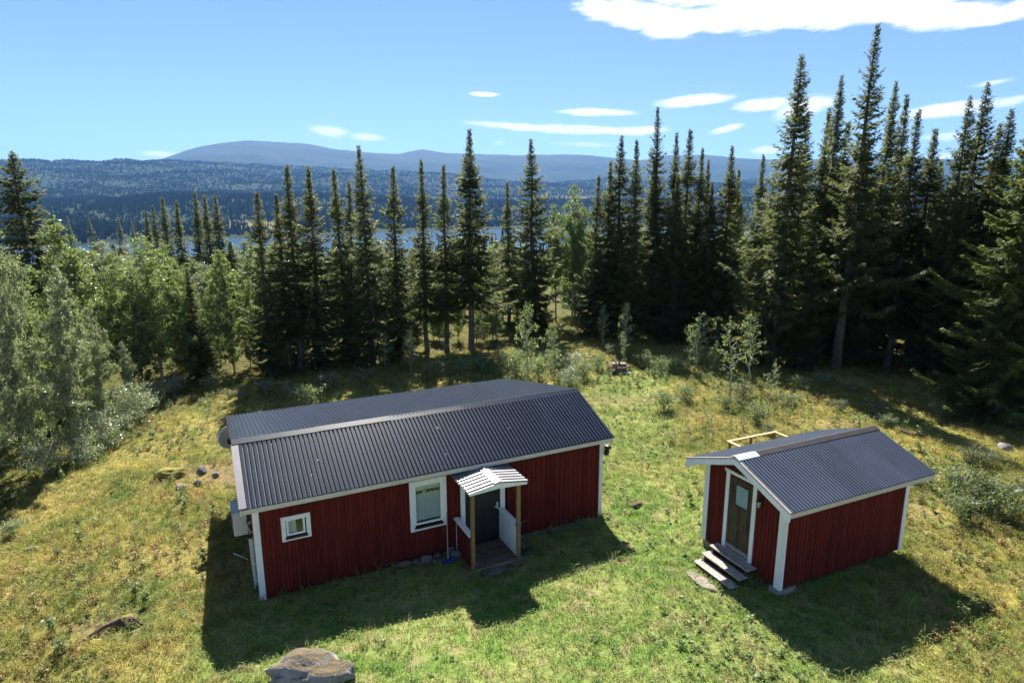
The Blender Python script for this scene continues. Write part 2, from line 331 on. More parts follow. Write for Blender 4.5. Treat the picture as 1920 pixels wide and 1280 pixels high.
def axis(lo, hi, fine_lo, fine_hi, step, grow=1.22):
    mid = list(np.arange(fine_lo, fine_hi+1e-6, step)); s = step; v = fine_hi; up = []
    while v < hi: s *= grow; v += s; up.append(v)
    s = step; v = fine_lo; dn = []
    while v > lo: s *= grow; v -= s; dn.append(v)
    return np.array(dn[::-1]+mid+up)
def sheet(name, X, Y, Z, mat, attrs=None, smooth=True):
    nx, ny = X.shape[1], X.shape[0]; V = np.stack([X, Y, Z], -1).reshape(-1, 3).astype(np.float32)
    i = np.arange(nx*ny).reshape(ny, nx); F = np.stack([i[:-1, :-1], i[:-1, 1:], i[1:, 1:], i[1:, :-1]], -1).reshape(-1, 4).astype(np.int32)
    me = bpy.data.meshes.new(name); me.vertices.add(len(V)); me.vertices.foreach_set('co', V.reshape(-1))
    me.loops.add(F.size); me.loops.foreach_set('vertex_index', F.reshape(-1)); me.polygons.add(len(F))
    me.polygons.foreach_set('loop_start', np.arange(0, F.size, 4, dtype=np.int32)); me.polygons.foreach_set('loop_total', np.full(len(F), 4, np.int32))
    me.polygons.foreach_set('use_smooth', np.full(len(F), smooth))
    for k, v in (attrs or {}).items():
        at = me.attributes.new(k, 'FLOAT', 'POINT'); at.data.foreach_set('value', np.asarray(v, np.float32).reshape(-1))
    me.materials.append(MATS[mat]); me.update(); me.validate(); return new_obj(name, me)
def treeline(x):                              # where the open meadow ends
    return np.interp(x, [-40, -22, -17, -14, -8, -2, 6, 14, 18, 22, 30], [16, 20, 24, 31, 36, 40.5, 44, 41, 37, 31, 24])
gx = axis(-1800, 1800, -26, 26, .3); gy = axis(-90, 900, 7, 50, .3)
GX, GY = np.meshgrid(gx, gy); GZ = terr(GX, GY)
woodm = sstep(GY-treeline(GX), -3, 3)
su, sw = shed_local(GX, GY); cu, cw = cab_local(GX, GY)
barem = bare_mask(GX, GY)
barem = np.clip(barem + .7*sstep(cu, 4.5, 5.)*(1-sstep(cu, 6.6, 7))*sstep(cw, -2.1, -1.5)*(1-sstep(cw, 0, .5)), 0, 1)
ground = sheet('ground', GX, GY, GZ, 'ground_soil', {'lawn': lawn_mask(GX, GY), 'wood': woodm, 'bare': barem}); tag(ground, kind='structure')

def hit_ground(px, py, lift=0.):
    d = _f+_rt*(px-960)/FPX-_up*(py-640)/FPX; z = 0.
    for _ in range(12):
        k = (z-CAM_H)/d[2]; x, y = d[0]*k, d[1]*k; z = float(terr(x, y))+lift
    return Vector((x, y, z))
def top_height(base, py):                    # height of a thing that stands at base and whose top shows at picture row py
    dep = np.dot(np.array([base[0], base[1], base[2]-CAM_H]), _f); x, y = base[0], base[1]
    h = 8.
    for _ in range(12):
        dep = _f[1]*y+_f[2]*(base[2]+h-CAM_H); up_ = (640-py)/FPX*dep      # up_ = y*_up.y + dz*_up.z
        h = (up_-_up[1]*y-_up[0]*x)/_up[2]+CAM_H-base[2]
    return h

# lake
m, t, out = material('water'); geo = t.add('ShaderNodeNewGeometry').outputs['Position']
wv = t.noise(t.add('ShaderNodeVectorMath', {0: geo, 1: (.05, .16, 1)}, operation='MULTIPLY').outputs[0], 1., 5, .6)
principled(t, out, (.012, .05, .12), .12, .5, 0, wv, .35, 1.2)
lk = MB().poly([(-4000, 60, LAKE_Z), (4000, 60, LAKE_Z), (4000, 3200, LAKE_Z), (-4000, 3200, LAKE_Z)], [(0, 1, 2, 3)]).build('lake', 'water'); tag(lk, kind='structure')

# hills and mountain beyond the lake
m, t, out = material('far_land'); geo = t.add('ShaderNodeNewGeometry').outputs['Position']; zz = t.add('ShaderNodeSeparateXYZ', {0: geo}).outputs[2]
a = t.noise(geo, .004, 6, .65); b = t.noise(geo, .03, 5, .7); bog = t.add('ShaderNodeAttribute', attribute_name='bog').outputs['Fac']
c = t.mix(t.maprange(a, .42, .62), (.018, .030, .015), (.032, .046, .021)); c = t.mix(t.maprange(b, .5, .7, 0, .7), c, (.014, .024, .012))
c = t.mix(t.maprange(t.math('MULTIPLY_ADD', a, 260., zz), 560, 760), c, t.mix(b, (.03, .045, .028), (.062, .07, .045)))
c = t.mix(t.math('MULTIPLY', bog, t.maprange(b, .3, .55)), c, (.25, .19, .07))
principled(t, out, c, .95, .05, 0, b, .8, 12.)
def hill_z(D, phi):
    px = 960+FPX*np.tan(phi)
    zat = lambda dist, y: CAM_H+(387.6-y)/FPX*dist*np.cos(phi)
    D0 = np.interp(px, [-200, 0, 300, 560, 960, 1500, 2200], [1000, 1010, 1080, 1230, 1500, 1600, 1600])
    yM = np.interp(px, [-300, 250, 330, 362, 400, 440, 490, 560, 600, 640, 700, 760, 800, 840, 960, 1100, 1190, 1240, 1310, 1420, 1750, 1900, 2200], [318, 309, 300, 290, 281, 275, 271, 276, 278, 284, 291, 293, 286, 292, 296, 297, 307, 299, 299, 308, 306, 318, 310])
    ym = np.interp(px, [-300, 0, 150, 350, 500, 700, 960, 1200, 1900, 2300], [308, 307, 305, 306, 312, 324, 340, 346, 340, 330])
    yf = np.interp(px, [-300, 0, 300, 560, 800, 960, 1400, 2300], [372, 378, 370, 366, 374, 382, 378, 376])
    n1 = fbm(px*.006, D*.0012, 5)-.5; n2 = fbm(px*.02, D*.004, 8)-.5
    pts = [(D0-150, -60+0*px), (D0, LAKE_Z-.5+0*px), (D0+420, LAKE_Z+9+0*px), (2500+0*px, zat(2500, yf)), (3100+0*px, zat(3100, yf+1)), (5400+0*px, zat(5400, ym)), (6200+0*px, zat(6200, ym)-60), (9300+0*px, zat(9300, yM)), (12500+0*px, zat(9300, yM)-350)]
    z = np.full(D.shape, -60.)
    for (d0, z0), (d1, z1) in zip(pts[:-1], pts[1:]):
        k = np.clip((D-d0)/(d1-d0), 0, 1); ks = k*.5+.5*k*k*(3-2*k); z = np.where(D >= d0, z0+(z1-z0)*ks, z)
    amp = np.interp(D, [1000, 1800, 2500, 5000, 8000, 9300], [0, 8, 14, 45, 60, 22])
    return z+amp*(n1*1.8+n2*1.3)*sstep(D, D0, D0+300)
dd = np.concatenate([np.arange(850, 2600, 45), np.arange(2600, 6400, 85), np.arange(6400, 12600, 130)]); ph = np.linspace(R(-58), R(58), 420)
PH, DD = np.meshgrid(ph, dd); HZ = hill_z(DD, PH); HX = DD*np.sin(PH); HY = DD*np.cos(PH)
PX = 960+FPX*np.tan(PH); nz = fbm(PX*.012, DD*.004, 33)
bogm = np.exp(-((PX-500)/75.)**2)*np.exp(-((DD-1560)/160)**2)+.8*np.exp(-((PX-1090)/45.)**2)*np.exp(-((DD-3600)/160)**2)+.7*np.exp(-((PX-880)/70.)**2)*np.exp(-((DD-4300)/120)**2)
fdens = sstep(HZ, LAKE_Z+1.2, LAKE_Z+3)*(1-sstep(DD, 5200, 6600))*np.clip(1.35-bogm*1.5, 0.03, 1)*(.35+.9*sstep(nz, .3, .6))
fdens *= np.interp(DD, [1000, 2600, 3400, 6000], [1, .75, .42, .28])*.0042
hills = sheet('hills', HX, HY, HZ, 'far_land', {'bog': np.clip(bogm, 0, 1), 'fdens': fdens}); tag(hills, kind='structure')

# ------------------------------------------------------------------ scattering by geometry nodes (grass, herbs, the far wood)
store = bpy.data.collections.new('scatter_sources')
def scatter(obj, sources, density_attr, smin, smax, seed, tilt=.15, keep=()):
    ng = bpy.data.node_groups.new('scatter_'+obj.name, 'GeometryNodeTree')
    ng.interface.new_socket('Geometry', in_out='INPUT', socket_type='NodeSocketGeometry'); ng.interface.new_socket('Geometry', in_out='OUTPUT', socket_type='NodeSocketGeometry')
    N = ng.nodes; L = ng.links
    gi = N.new('NodeGroupInput'); go = N.new('NodeGroupOutput')
    na = N.new('GeometryNodeInputNamedAttribute'); na.data_type = 'FLOAT'; na.inputs[0].default_value = density_attr
    dp = N.new('GeometryNodeDistributePointsOnFaces'); dp.distribute_method = 'RANDOM'; L.new(gi.outputs[0], dp.inputs['Mesh']); L.new(na.outputs[0], dp.inputs['Density']); dp.inputs['Seed'].default_value = seed
    # join instances of every source, then pick one by index
    jn = N.new('GeometryNodeJoinGeometry')
    for s_ in reversed(sources):
        oi = N.new('GeometryNodeObjectInfo'); oi.inputs[0].default_value = s_; oi.inputs['As Instance'].default_value = True; L.new(oi.outputs['Geometry'], jn.inputs[0])
    ip = N.new('GeometryNodeInstanceOnPoints'); L.new(dp.outputs['Points'], ip.inputs['Points']); L.new(jn.outputs[0], ip.inputs['Instance']); ip.inputs['Pick Instance'].default_value = True
    rv = N.new('FunctionNodeRandomValue'); rv.data_type = 'FLOAT_VECTOR'; rv.inputs[0].default_value = (-tilt, -tilt, 0); rv.inputs[1].default_value = (tilt, tilt, 6.283)
    rs = N.new('FunctionNodeRandomValue'); rs.data_type = 'FLOAT'; rs.inputs[2].default_value = smin; rs.inputs[3].default_value = smax; rs.inputs['Seed'].default_value = 5
    L.new(rv.outputs[0], ip.inputs['Rotation']); L.new(rs.outputs[1], ip.inputs['Scale'])
    L.new(ip.outputs[0], go.inputs[0])
    md = obj.modifiers.new('scatter', 'NODES'); md.node_group = ng
def source(name, me):
    o = bpy.data.objects.new(name, me); store.objects.link(o); return o
nr = np.random.default_rng(11)
def blades(n, hmin, hmax, width, spread, lean, seed):
    g = np.random.default_rng(seed); Q = []; T = []
    for i in range(n):
        a, r0 = g.uniform(0, 6.28), spread*math.sqrt(g.uniform()); x, y = r0*math.cos(a), r0*math.sin(a); h = g.uniform(hmin, hmax)
        b = g.uniform(0, 6.28); lx, ly = math.cos(b)*h*lean*g.uniform(.3, 1.3), math.sin(b)*h*lean*g.uniform(.3, 1.3); c = b+1.57+g.uniform(-.5, .5); wx, wy = math.cos(c)*width*.5, math.sin(c)*width*.5
        Q.append([(x-wx, y-wy, -.02), (x+wx, y+wy, -.02), (x+lx*.45+wx*.8, y+ly*.45+wy*.8, h*.62), (x+lx*.45-wx*.8, y+ly*.45-wy*.8, h*.62)])
        Q.append([(x+lx*.45-wx*.8, y+ly*.45-wy*.8, h*.62), (x+lx*.45+wx*.8, y+ly*.45+wy*.8, h*.62), (x+lx+wx*.12, y+ly+wy*.12, h*(1-.3*lean)), (x+lx-wx*.12, y+ly-wy*.12, h*(1-.3*lean))])
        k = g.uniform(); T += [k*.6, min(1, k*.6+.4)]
    return np.array(Q), T
def leafy(n, h, spread, size, seed, stems=5):
    g = np.random.default_rng(seed); Q = []; T = []
    for s_ in range(stems):
        a = g.uniform(0, 6.28); r = spread*g.uniform(.1, 1); tip = np.array([math.cos(a)*r, math.sin(a)*r, h*g.uniform(.6, 1.1)])
        for i in range(n//stems):
            k = g.uniform(.25, 1); p = tip*k*np.array([k, k, 1])+g.normal(0, spread*.10, 3)
            d = g.normal(0, 1, 3); d[2] = d[2]*.4+.1; d /= np.linalg.norm(d); u = np.cross(d, g.normal(0, 1, 3)+np.array([0, 0, 1.5])); u /= np.linalg.norm(u)
            L_ = size*g.uniform(.7, 1.3); W_ = L_*.28
            Q.append([p, p+d*L_*.5+u*W_, p+d*L_, p+d*L_*.5-u*W_]); T.append(g.uniform())
        Q.append([(0, 0, 0), (.006, .004, 0), tuple(tip*.98+.003), tuple(tip*.98)]); T.append(.1)
    return np.array(Q), T
def region(name, lo, hi, ylo, yhi, step, fn, lift=0.):
    X, Y = np.meshgrid(np.arange(lo, hi, step), np.arange(ylo, yhi, step)); D = fn(X, Y)
    inside = (np.abs(X) < 2.5+Y*.88)
    cu, cw = cab_local(X, Y); D = D*((cu < -.05) | (cu > 9.85) | (cw < -.05) | (cw > 6.7))*inside
    D = D*(1-.9*bare_mask(X, Y))
    D = D*((cu < 4.95) | (cu > 6.4) | (cw < -1.3) | (cw > 1)); 
    su, sw = shed_local(X, Y); D = D*((su < -.05) | (su > 4.4) | (sw < -.05) | (sw > 2.7))
    return sheet(name, X, Y, terr(X, Y)+lift, 'ground_soil', {'dens': D, 'lawn': lawn_mask(X, Y)})

# ------------------------------------------------------------------ building pieces
def corrugated(n, pitch, length, mat, h=.036, vf=.24):
    prof = []
    for i in range(n):
        x = i*pitch; prof += [(x, 0), (x+pitch*vf, 0), (x+pitch*(vf+.07), h), (x+pitch*.93, h)]
    prof.append((n*pitch, 0)); k = len(prof); th = .004; ys = [0, length*.5, length]; mb = MB()
    top = [(x, y, z) for y in ys for x, z in prof]; bot = [(x, y, z-th) for y in ys for x, z in prof]; F = []
    for j in range(len(ys)-1):
        for i in range(k-1):
            a_ = j*k+i; F.append((a_, a_+1, a_+1+k, a_+k)); o_ = k*len(ys); F.append((o_+a_+k, o_+a_+1+k, o_+a_+1, o_+a_))
    o_ = k*len(ys); e = (len(ys)-1)*k
    for i in range(k-1): F += [(i, o_+i, o_+i+1, i+1), (e+i+1, o_+e+i+1, o_+e+i, e+i)]
    for j in range(len(ys)-1): F += [(j*k, j*k+k, o_+j*k+k, o_+j*k), (j*k+k-1, o_+j*k+k-1, o_+j*k+2*k-1, j*k+2*k-1)]
    return mb.poly(top+bot, F).mesh('roof_sheet', mat)
def lay_sheets(roof, n_sheets, ribs, pitch, length, origin, rot, step, mat, lifts=None):
    me = corrugated(ribs, pitch, length, mat)
    for i in range(n_sheets):
        p = Vector(origin)+Vector(step)*i; p.z += (lifts[i] if lifts else 0)+rng.uniform(0, .003)
        new_obj('roof_sheet', me, roof, loc=p, rot=rot)
def split_board(name, parent, a0, a1, d0, d1, z0, z1, holes, mat, side):   # a vertical board, cut where an opening is; side 'w' = wall along x, 'u' = wall along y
    spans = [(z0, z1)]
    for (h0, h1, hz0, hz1) in holes:
        if a1 > h0+.005 and a0 < h1-.005:
            spans = [q for s0, s1 in spans for q in ((s0, min(s1, hz0)), (max(s0, hz1), s1)) if q[1]-q[0] > .03]
    for s0, s1 in spans:
        if side == 'w': board(name, parent, a0, a1, d0, d1, s0, s1, mat)
        else: board(name, parent, d0, d1, a0, a1, s0, s1, mat)
def slope_prism(mb, pts, u0, u1): return mb.prism(pts, u0, u1, lambda p, q, d: (d, p, q))
def stone(name, loc, size, mat, seed, label, cat='stone', group=None, rz=0., sub=3, rough=.16, sink=.25):
    import bmesh
    bm = bmesh.new(); bmesh.ops.create_icosphere(bm, subdivisions=sub, radius=1)
    g = np.random.default_rng(seed); off = g.uniform(0, 50, 3)
    planes = [(Vector(g.normal(0, 1, 3)).normalized(), g.uniform(.62, .92)) for _ in range(9)]
    for v in bm.verts:
        p = v.co.copy()
        for n_, d_ in planes:
            e = p.dot(n_)-d_
            if e > 0: p -= n_*e*.85
        k = 1+rough*(float(fbm(p.x*2+off[0], p.y*2+off[1]+p.z*1.7, seed % 13, 4))-.5)*2
        v.co = Vector((p.x*size[0]*k, p.y*size[1]*k, p.z*size[2]*k))
    me = bpy.data.meshes.new(name); bm.to_mesh(me); bm.free(); me.materials.append(MATS[mat]); me.polygons.foreach_set('use_smooth', [True]*len(me.polygons))
    o = new_obj(name, me, loc=(loc[0], loc[1], loc[2]+size[2]*(1-2*sink)), rot=(0, 0, rz)); return tag(o, label, cat, group)

# ------------------------------------------------------------------ the cabin
L_, W_, ZE, ZR, OE, OL, ORR, WR = 9.782, 6.626, 2.55, 3.4885, .3055, .2636, .1607, 1.757
cabin = empty('cabin', (CX, CY, 0), CT, label='long red wooden cabin with white trim and dark corrugated roof', cat='cabin')
under = lambda wv: (ZE-.13+(wv+OE)*(ZR-ZE)/(WR+OE)) if wv <= WR else (ZR-.13-(wv-WR)*(ZR-ZE)/(W_+OE-WR))
holes = [(3.86, 4.66, .93, 2.16), (.69, 1.14, 1.47, 1.94), (5.24, 6.44, -.4, 2.1)]
wall = MB(); slope_prism(wall, [(.13, -.35), (W_-.03, -.35), (W_-.03, under(W_)), (WR, under(WR)), (.13, under(.13))], .04, L_-.04)
xs = [.02, .69, 1.14, 3.86, 4.66, L_-.02]
for x0, x1, zl, zh in ((.02, .69, None, None), (.69, 1.14, 1.47, 1.94), (1.14, 3.86, None, None), (3.86, 4.66, .93, 2.16), (4.66, L_-.02, None, None)):
    if zl is None: wall.box(x0, x1, .006, .1295, -.35, under(0))
    else: wall.box(x0, x1, .006, .1295, -.35, zl); wall.box(x0, x1, .006, .1295, zh, under(0))
wall = wall.build('wall', 'red_backing', cabin)
zb = lambda u_: -.08-.13*u_/L_
u_ = .12
while u_ < 9.66:
    wd = .094 if u_ < 4.9 else .158
    wd *= rng.uniform(.97, 1.03); u1 = min(u_+wd, 9.668)
    gp = .004 if u_ < 4.9 else .0075
    if u1-u_ > .03: split_board('wall_board', wall, u_+gp, u1-gp, -.022+rng.uniform(-.003, .003), .005, zb(u_), under(0)-.01, holes, 'red_paint', 'w')
    u_ += wd
v_ = .0
while v_ < W_-.1:
    split_board('wall_board', wall, v_+.003, v_+.155, .0, .036, -.25, under(v_+.07)-.02, [], 'red_paint', 'u')
    split_board('wall_board', wall, v_+.003, v_+.155, L_-.036, L_, -.3, under(v_+.07)-.02, [], 'red_paint', 'u'); v_ += .16
for x0, x1 in ((-.012, .115), (9.672, 9.794)):
    board('corner_trim', cabin, x0, x1, -.036, -.004, zb(x0)-.03, under(0)-.012, 'white_paint')
board('corner_trim', cabin, -.03, -.002, -.004, .11, -.12, under(0)-.02, 'white_paint'); board('corner_trim', cabin, L_+.002, L_+.03, -.004, .11, -.24, under(0)-.02, 'white_paint')
# roof
AF = math.atan2(ZR-ZE, WR+OE); LF = math.hypot(ZR-ZE, WR+OE); AB = math.atan2(ZR-ZE, W_+OE-WR); LB = math.hypot(ZR-ZE, W_+OE-WR)
roof = MB(); slope_prism(roof, [(-OE+.03, ZE-.05), (-OE+.03, ZE-.13), (WR, ZR-.13), (W_+OE-.03, ZE-.13), (W_+OE-.03, ZE-.05), (WR, ZR-.045)][::-1], -OL+.02, L_+ORR-.02)
roof = roof.build('roof', 'cream_paint', cabin)
tot = L_+OL+ORR; PITCH_ = tot/92
me_n = [10, 10, 10, 6, 10, 10, 10, 10, 10, 6]; x = -OL
for side in (0, 1):
    x = -OL
    for i, nrib in enumerate(me_n):
        me = corrugated(nrib, PITCH_, LF+.03 if side == 0 else LB+.03, 'roof_steel')
        lift = rng.uniform(0, .004)+(.012 if (side == 0 and i >= 4) else 0)
        if side == 0: new_obj('roof_sheet', me, roof, loc=(x, -OE-.02, ZE-.022+lift), rot=(AF, 0, 0))
        else: new_obj('roof_sheet', me, roof, loc=(x, WR-.0, ZR-.022+lift*.5), rot=(-AB, 0, 0))
        x += nrib*PITCH_
def ridge_cap(parent, u0, u1, wr, zr, a0, a1, wd0, wd1, mat, name='ridge_cap'):
    y0, z0 = wr-math.cos(a0)*wd0, zr-math.sin(a0)*wd0; y1, z1 = wr+math.cos(a1)*wd1, zr-math.sin(a1)*wd1
    mb = MB(); pts = [(y0, z0-.022), (y0, z0), (wr, zr), (y1, z1), (y1, z1-.022), (wr, zr-.01)]
    return slope_prism(mb, pts[::-1], u0, u1).build(name, mat, parent)
n_cap = 5; cl = tot/n_cap
for i in range(n_cap):
    zc = ZR+.032+rng.uniform(-.004, .006)
    ridge_cap(roof, -OL-.02+i*cl, -OL-.02+(i+1)*cl+.06*(i < n_cap-1)+.02*(i == n_cap-1), WR+rng.uniform(-.008, .008), zc+.005*(i % 2), AF-.02, AB-.02, .19, .13, 'flashing_dark')
mb = MB(); slope_prism(mb, [(-OE-.03, ZE-.02), (-OE-.03, ZE+.028), (WR-.15, ZR-.04), (WR-.15, ZR-.085)][::-1], -OL-.035, -OL+.13); mb.build('edge_flashing', 'flashing', roof)
mb = MB(); slope_prism(mb, [(WR+.1, ZR-.08), (WR+.1, ZR+.02), (W_+OE+.02, ZE+.035), (W_+OE+.02, ZE-.05)][::-1], -OL-.035, -OL+.1); mb.build('edge_flashing', 'flashing_dark', roof)
mb = MB(); slope_prism(mb, [(-OE-.03, ZE-.02), (-OE-.03, ZE+.012), (WR-.15, ZR-.06), (WR-.15, ZR-.1)][::-1], L_+ORR-.02, L_+ORR+.025); mb.build('edge_flashing', 'flashing_dark', roof)
for x0, x1 in ((-OL, 3.2), (3.203, 6.9), (6.903, L_+ORR-.02)): board('fascia_board', roof, x0, x1, -OE-.005, -OE+.024, ZE-.145, ZE-.028, 'cream_paint', 'x')
mb = MB(); slope_prism(mb, [(-OE, ZE-.16), (WR, ZR-.16), (WR, ZR-.03), (-OE, ZE-.03)], -OL-.012, -OL+.016); mb.build('barge_board', 'white_paint', roof)
mb = MB(); slope_prism(mb, [(WR+.003, ZR-.16), (W_+OE, ZE-.16), (W_+OE, ZE-.03), (WR+.003, ZR-.03)], -OL-.012, -OL+.016); mb.build('barge_board', 'white_paint', roof)
mb = MB(); slope_prism(mb, [(-OE, ZE-.16), (WR, ZR-.16), (WR, ZR-.03), (-OE, ZE-.03)], L_+ORR-.016, L_+ORR+.012); mb.build('barge_board', 'white_paint', roof)
mb = MB()
for _ in range(120):                            # bird droppings and scuffs on the front slope
    uu, ss = rng.uniform(0, 9.5), rng.uniform(.05, .97); zz_ = ZE+ss*(ZR-ZE)+.014; r_ = rng.uniform(.003, .011); yy = -OE+ss*(WR+OE); ln = r_*rng.uniform(1, 3.5)
    mb.poly([(uu+r_*math.cos(k), yy+ln*math.sin(k)*math.cos(AF), zz_+ln*math.sin(k)*math.sin(AF)) for k in np.arange(0, 6.2, 1.05)], [(0, 1, 2, 3, 4, 5)])
spk = mb.build('droppings', 'pale_metal', roof); tag(spk, kind='stuff')
# windows
def window(parent, x0, x1, z0, z1, tr, gx0, gx1, gz0, gz1, label=None, curtains='lace'):
    mb = MB(); d0, d1 = -.05, -.004
    mb.box(x0, x0+tr, d0, d1, z0, z1).box(x1-tr, x1, d0, d1, z0, z1).box(x0+tr, x1-tr, d0+.003, d1, z1-tr, z1-.001).box(x0+tr, x1-tr, d0+.006, d1, z0+.001, z0+tr*.55)
    wn = mb.build('window', 'white_paint', parent)
    mb = MB(); s = .045
    a0, a1, b0, b1 = gx0-s, gx1+s, gz0-s, gz1+s
    mb.box(a0, gx0, -.03, .03, b0, b1).box(gx1, a1, -.03, .03, b0, b1).box(gx0, gx1, -.03, .03, gz1, b1).box(gx0, gx1, -.03, .03, b0, gz0)
    mb.build('sash', 'white_paint', wn)
    MB().box(x0+tr-.02, x1-tr+.02, -.085, -.032, z0+tr*.55+.004, z0+tr*.55+.05).build('sill', 'black_metal', wn)
    MB().box(gx0-.01, gx1+.01, -.006, -.001, gz0-.01, gz1+.01).build('pane', 'glass', wn)
    MB().box(gx0-.1, gx1+.1, .122, .127, gz0-.09, gz1+.06).build('dark_room', 'black_door', wn)
    def drape(u0, u1, zz0, zz1, waves, amp, mat, name='curtain', y=.06):
        n = 48; V = []; F = []
        for i in range(n+1):
            k = i/n; ph_ = 2*math.pi*waves*k
            for zz in (zz0+.012*math.sin(ph_*1.3), zz1): V.append((u0+(u1-u0)*k, y+amp*math.sin(ph_)*(1 if zz < zz1 else .6), zz))
        for i in range(n): F.append((2*i, 2*i+2, 2*i+3, 2*i+1))
        return MB().poly(V, F).build(name, mat, wn, smooth=True)
    if curtains == 'lace':
        drape(gx0-.02, gx1+.02, gz0+.03, gz1-.22, 8, .014, 'curtain'); drape(gx0-.02, gx1+.02, gz1-.155, gz1+.03, 6, .01, 'curtain', 'valance', .055)
        V = [(gx0-.01, .03, gz1-.24)]; drape(gx0-.02, gx1+.02, gz1-.235, gz1-.17, 5, .008, 'curtain_dark', 'garland', .035)
        stn = MB()
        for k in range(6): stn.tube([(gx0+.33*(gx1-gx0)+.03*math.cos(k), .02, gz1-.2+.05*math.sin(k)), (gx0+.40*(gx1-gx0)-.02*math.cos(k), .022, gz1-.2-.05*math.sin(k))], .012, 5)
        stn.build('hanging_ornament', 'galvanized', wn)
    else:
        drape(gx0-.02, gx0+.55*(gx1-gx0), gz0-.02, gz1+.02, 4, .012, 'curtain')
        MB().tube([(gx1-.09, .03, gz0-.01), (gx1-.09, .03, gz0+.1), (gx1-.09, .03, gz0+.15), (gx1-.09, .03, gz0+.21)], [.028, .028, .012, .012], 10).build('bottle', 'curtain_dark', wn, smooth=True)
    return wn
window(cabin, 3.75, 4.765, .855, 2.265, .125, 3.92, 4.6, 1.06, 2.1)
window(cabin, .582, 1.258, 1.39, 2.022, .1, .745, 1.083, 1.56, 1.90, curtains='plain')
# door and porch
dr = MB().box(5.30, 6.36, -.012, .05, .065, 2.06).build('door', 'black_door', cabin)
for z0_, z1_ in ((.2, .95), (1.1, 1.9)): board('door_panel', dr, 5.45, 6.2, -.022, -.013, z0_, z1_, 'black_door')
MB().tube([(6.27, -.02, 1.06), (6.27, -.075, 1.06), (6.15, -.08, 1.06)], .012, 8).build('handle', 'pale_metal', dr)
MB().box(6.24, 6.3, -.02, -.0125, .96, 1.16).build('lock_plate', 'galvanized', dr)
board('door_frame', cabin, 5.17, 5.298, -.045, .0, .05, 2.14, 'white_paint'); board('door_frame', cabin, 6.362, 6.5, -.045, .0, .05, 2.14, 'white_paint'); board('door_frame', cabin, 5.299, 6.361, -.04, .0, 2.062, 2.16, 'white_paint', 'x')
deck = MB().box(4.99, 6.40, -1.2, -.04, -.12, .028).build('porch_deck', 'deck_wood', cabin)
for i in range(10): board('deck_board', deck, 4.985, 6.405, -.05-(i+1)*.118, -.05-i*.118-.006, .03, .06+rng.uniform(-.002, .002), 'deck_wood', 'x')
MB().tube([(5.02, -1.262, .035), (6.41, -1.262, .035)], .034, 8).build('step_edge', 'grey_wood', deck)
for ux in (5.03, 6.335): board('porch_post', cabin, ux-.048, ux+.048, -1.25, -1.154, -.14, 2.235, 'post_wood')
for ux, outm in ((5.0, -1), (6.33, 1)):
    hw = MB().box(ux+(.0 if outm > 0 else .025), ux+(.03 if outm > 0 else .05), -1.15, -.047, .062, .955).build('half_wall', 'white_paint', cabin)
    for i in range(9):
        x0_ = ux-.0 if outm < 0 else ux+.032
        board('wall_board', hw, x0_, x0_+.022, -1.15+i*.122, -1.15+i*.122+.118, -.02, .95, 'red_paint')
    if outm > 0:
        for i in range(6): board('inner_board', hw, ux-.02, ux-.002, -1.15, -.05, .075+i*.146, .075+i*.146+.142, 'white_paint', 'y')
    board('cap_rail', hw, ux-.05, ux+.1, -1.15, -.048, .957, 1.0, 'white_paint', 'y')
MB().tube([(4.965, -.2, -.02), (4.965, -.2, .9)], .008, 6).build('drain_pipe', 'white_paint', cabin)
pr = MB(); pr.prism([(4.93, 2.215), (5.71, 2.335), (6.49, 2.215), (6.49, 2.262), (5.71, 2.385), (4.93, 2.262)], -1.33, -.02, lambda p, q, d: (p, d, q)); pr = pr.build('porch_roof', 'white_paint', cabin)
pa = math.atan2(.12, .78); pl_ = .84; pm = corrugated(8, .1695, pl_, 'porch_steel', .034, .34)
# rib direction runs down the slope: local y -> down slope
new_obj('roof_sheet', pm, pr, loc=(5.71, -.0, 2.395), rot=Matrix(((0, -math.cos(pa), -math.sin(pa)), (-1, 0, 0), (0, -math.sin(pa), math.cos(pa)))).to_euler())
pm2 = corrugated(8, .1695, pl_, 'porch_steel', .034, .34)
new_obj('roof_sheet', pm2, pr, loc=(5.71, -1.356, 2.395), rot=Matrix(((0, math.cos(pa), math.sin(pa)), (1, 0, 0), (0, -math.sin(pa), math.cos(pa)))).to_euler())
mb = MB(); mb.prism([(5.58, 2.398), (5.71, 2.43), (5.84, 2.398), (5.84, 2.413), (5.71, 2.446), (5.58, 2.413)], -1.375, -.28, lambda p, q, d: (p, d, q)); mb.build('ridge_cap', 'porch_steel', pr)
mb = MB(); mb.prism([(4.9, 2.20), (5.71, 2.245), (6.52, 2.20), (6.52, 2.27), (5.71, 2.39), (4.9, 2.27)], -1.352, -1.333, lambda p, q, d: (p, d, q)); mb.build('gable_board', 'white_paint', pr)
board('eave_board', pr, 4.905, 4.928, -1.33, -.33, 2.2, 2.285, 'white_paint', 'y'); board('eave_board', pr, 6.492, 6.515, -1.33, -.33, 2.2, 2.285, 'white_paint', 'y')

def cab_pt(u, wv, z=None):
    x = CX+u*math.cos(CT)-wv*math.sin(CT); y = CY+u*math.sin(CT)+wv*math.cos(CT)
    return Vector((x, y, float(terr(x, y)) if z is None else z))
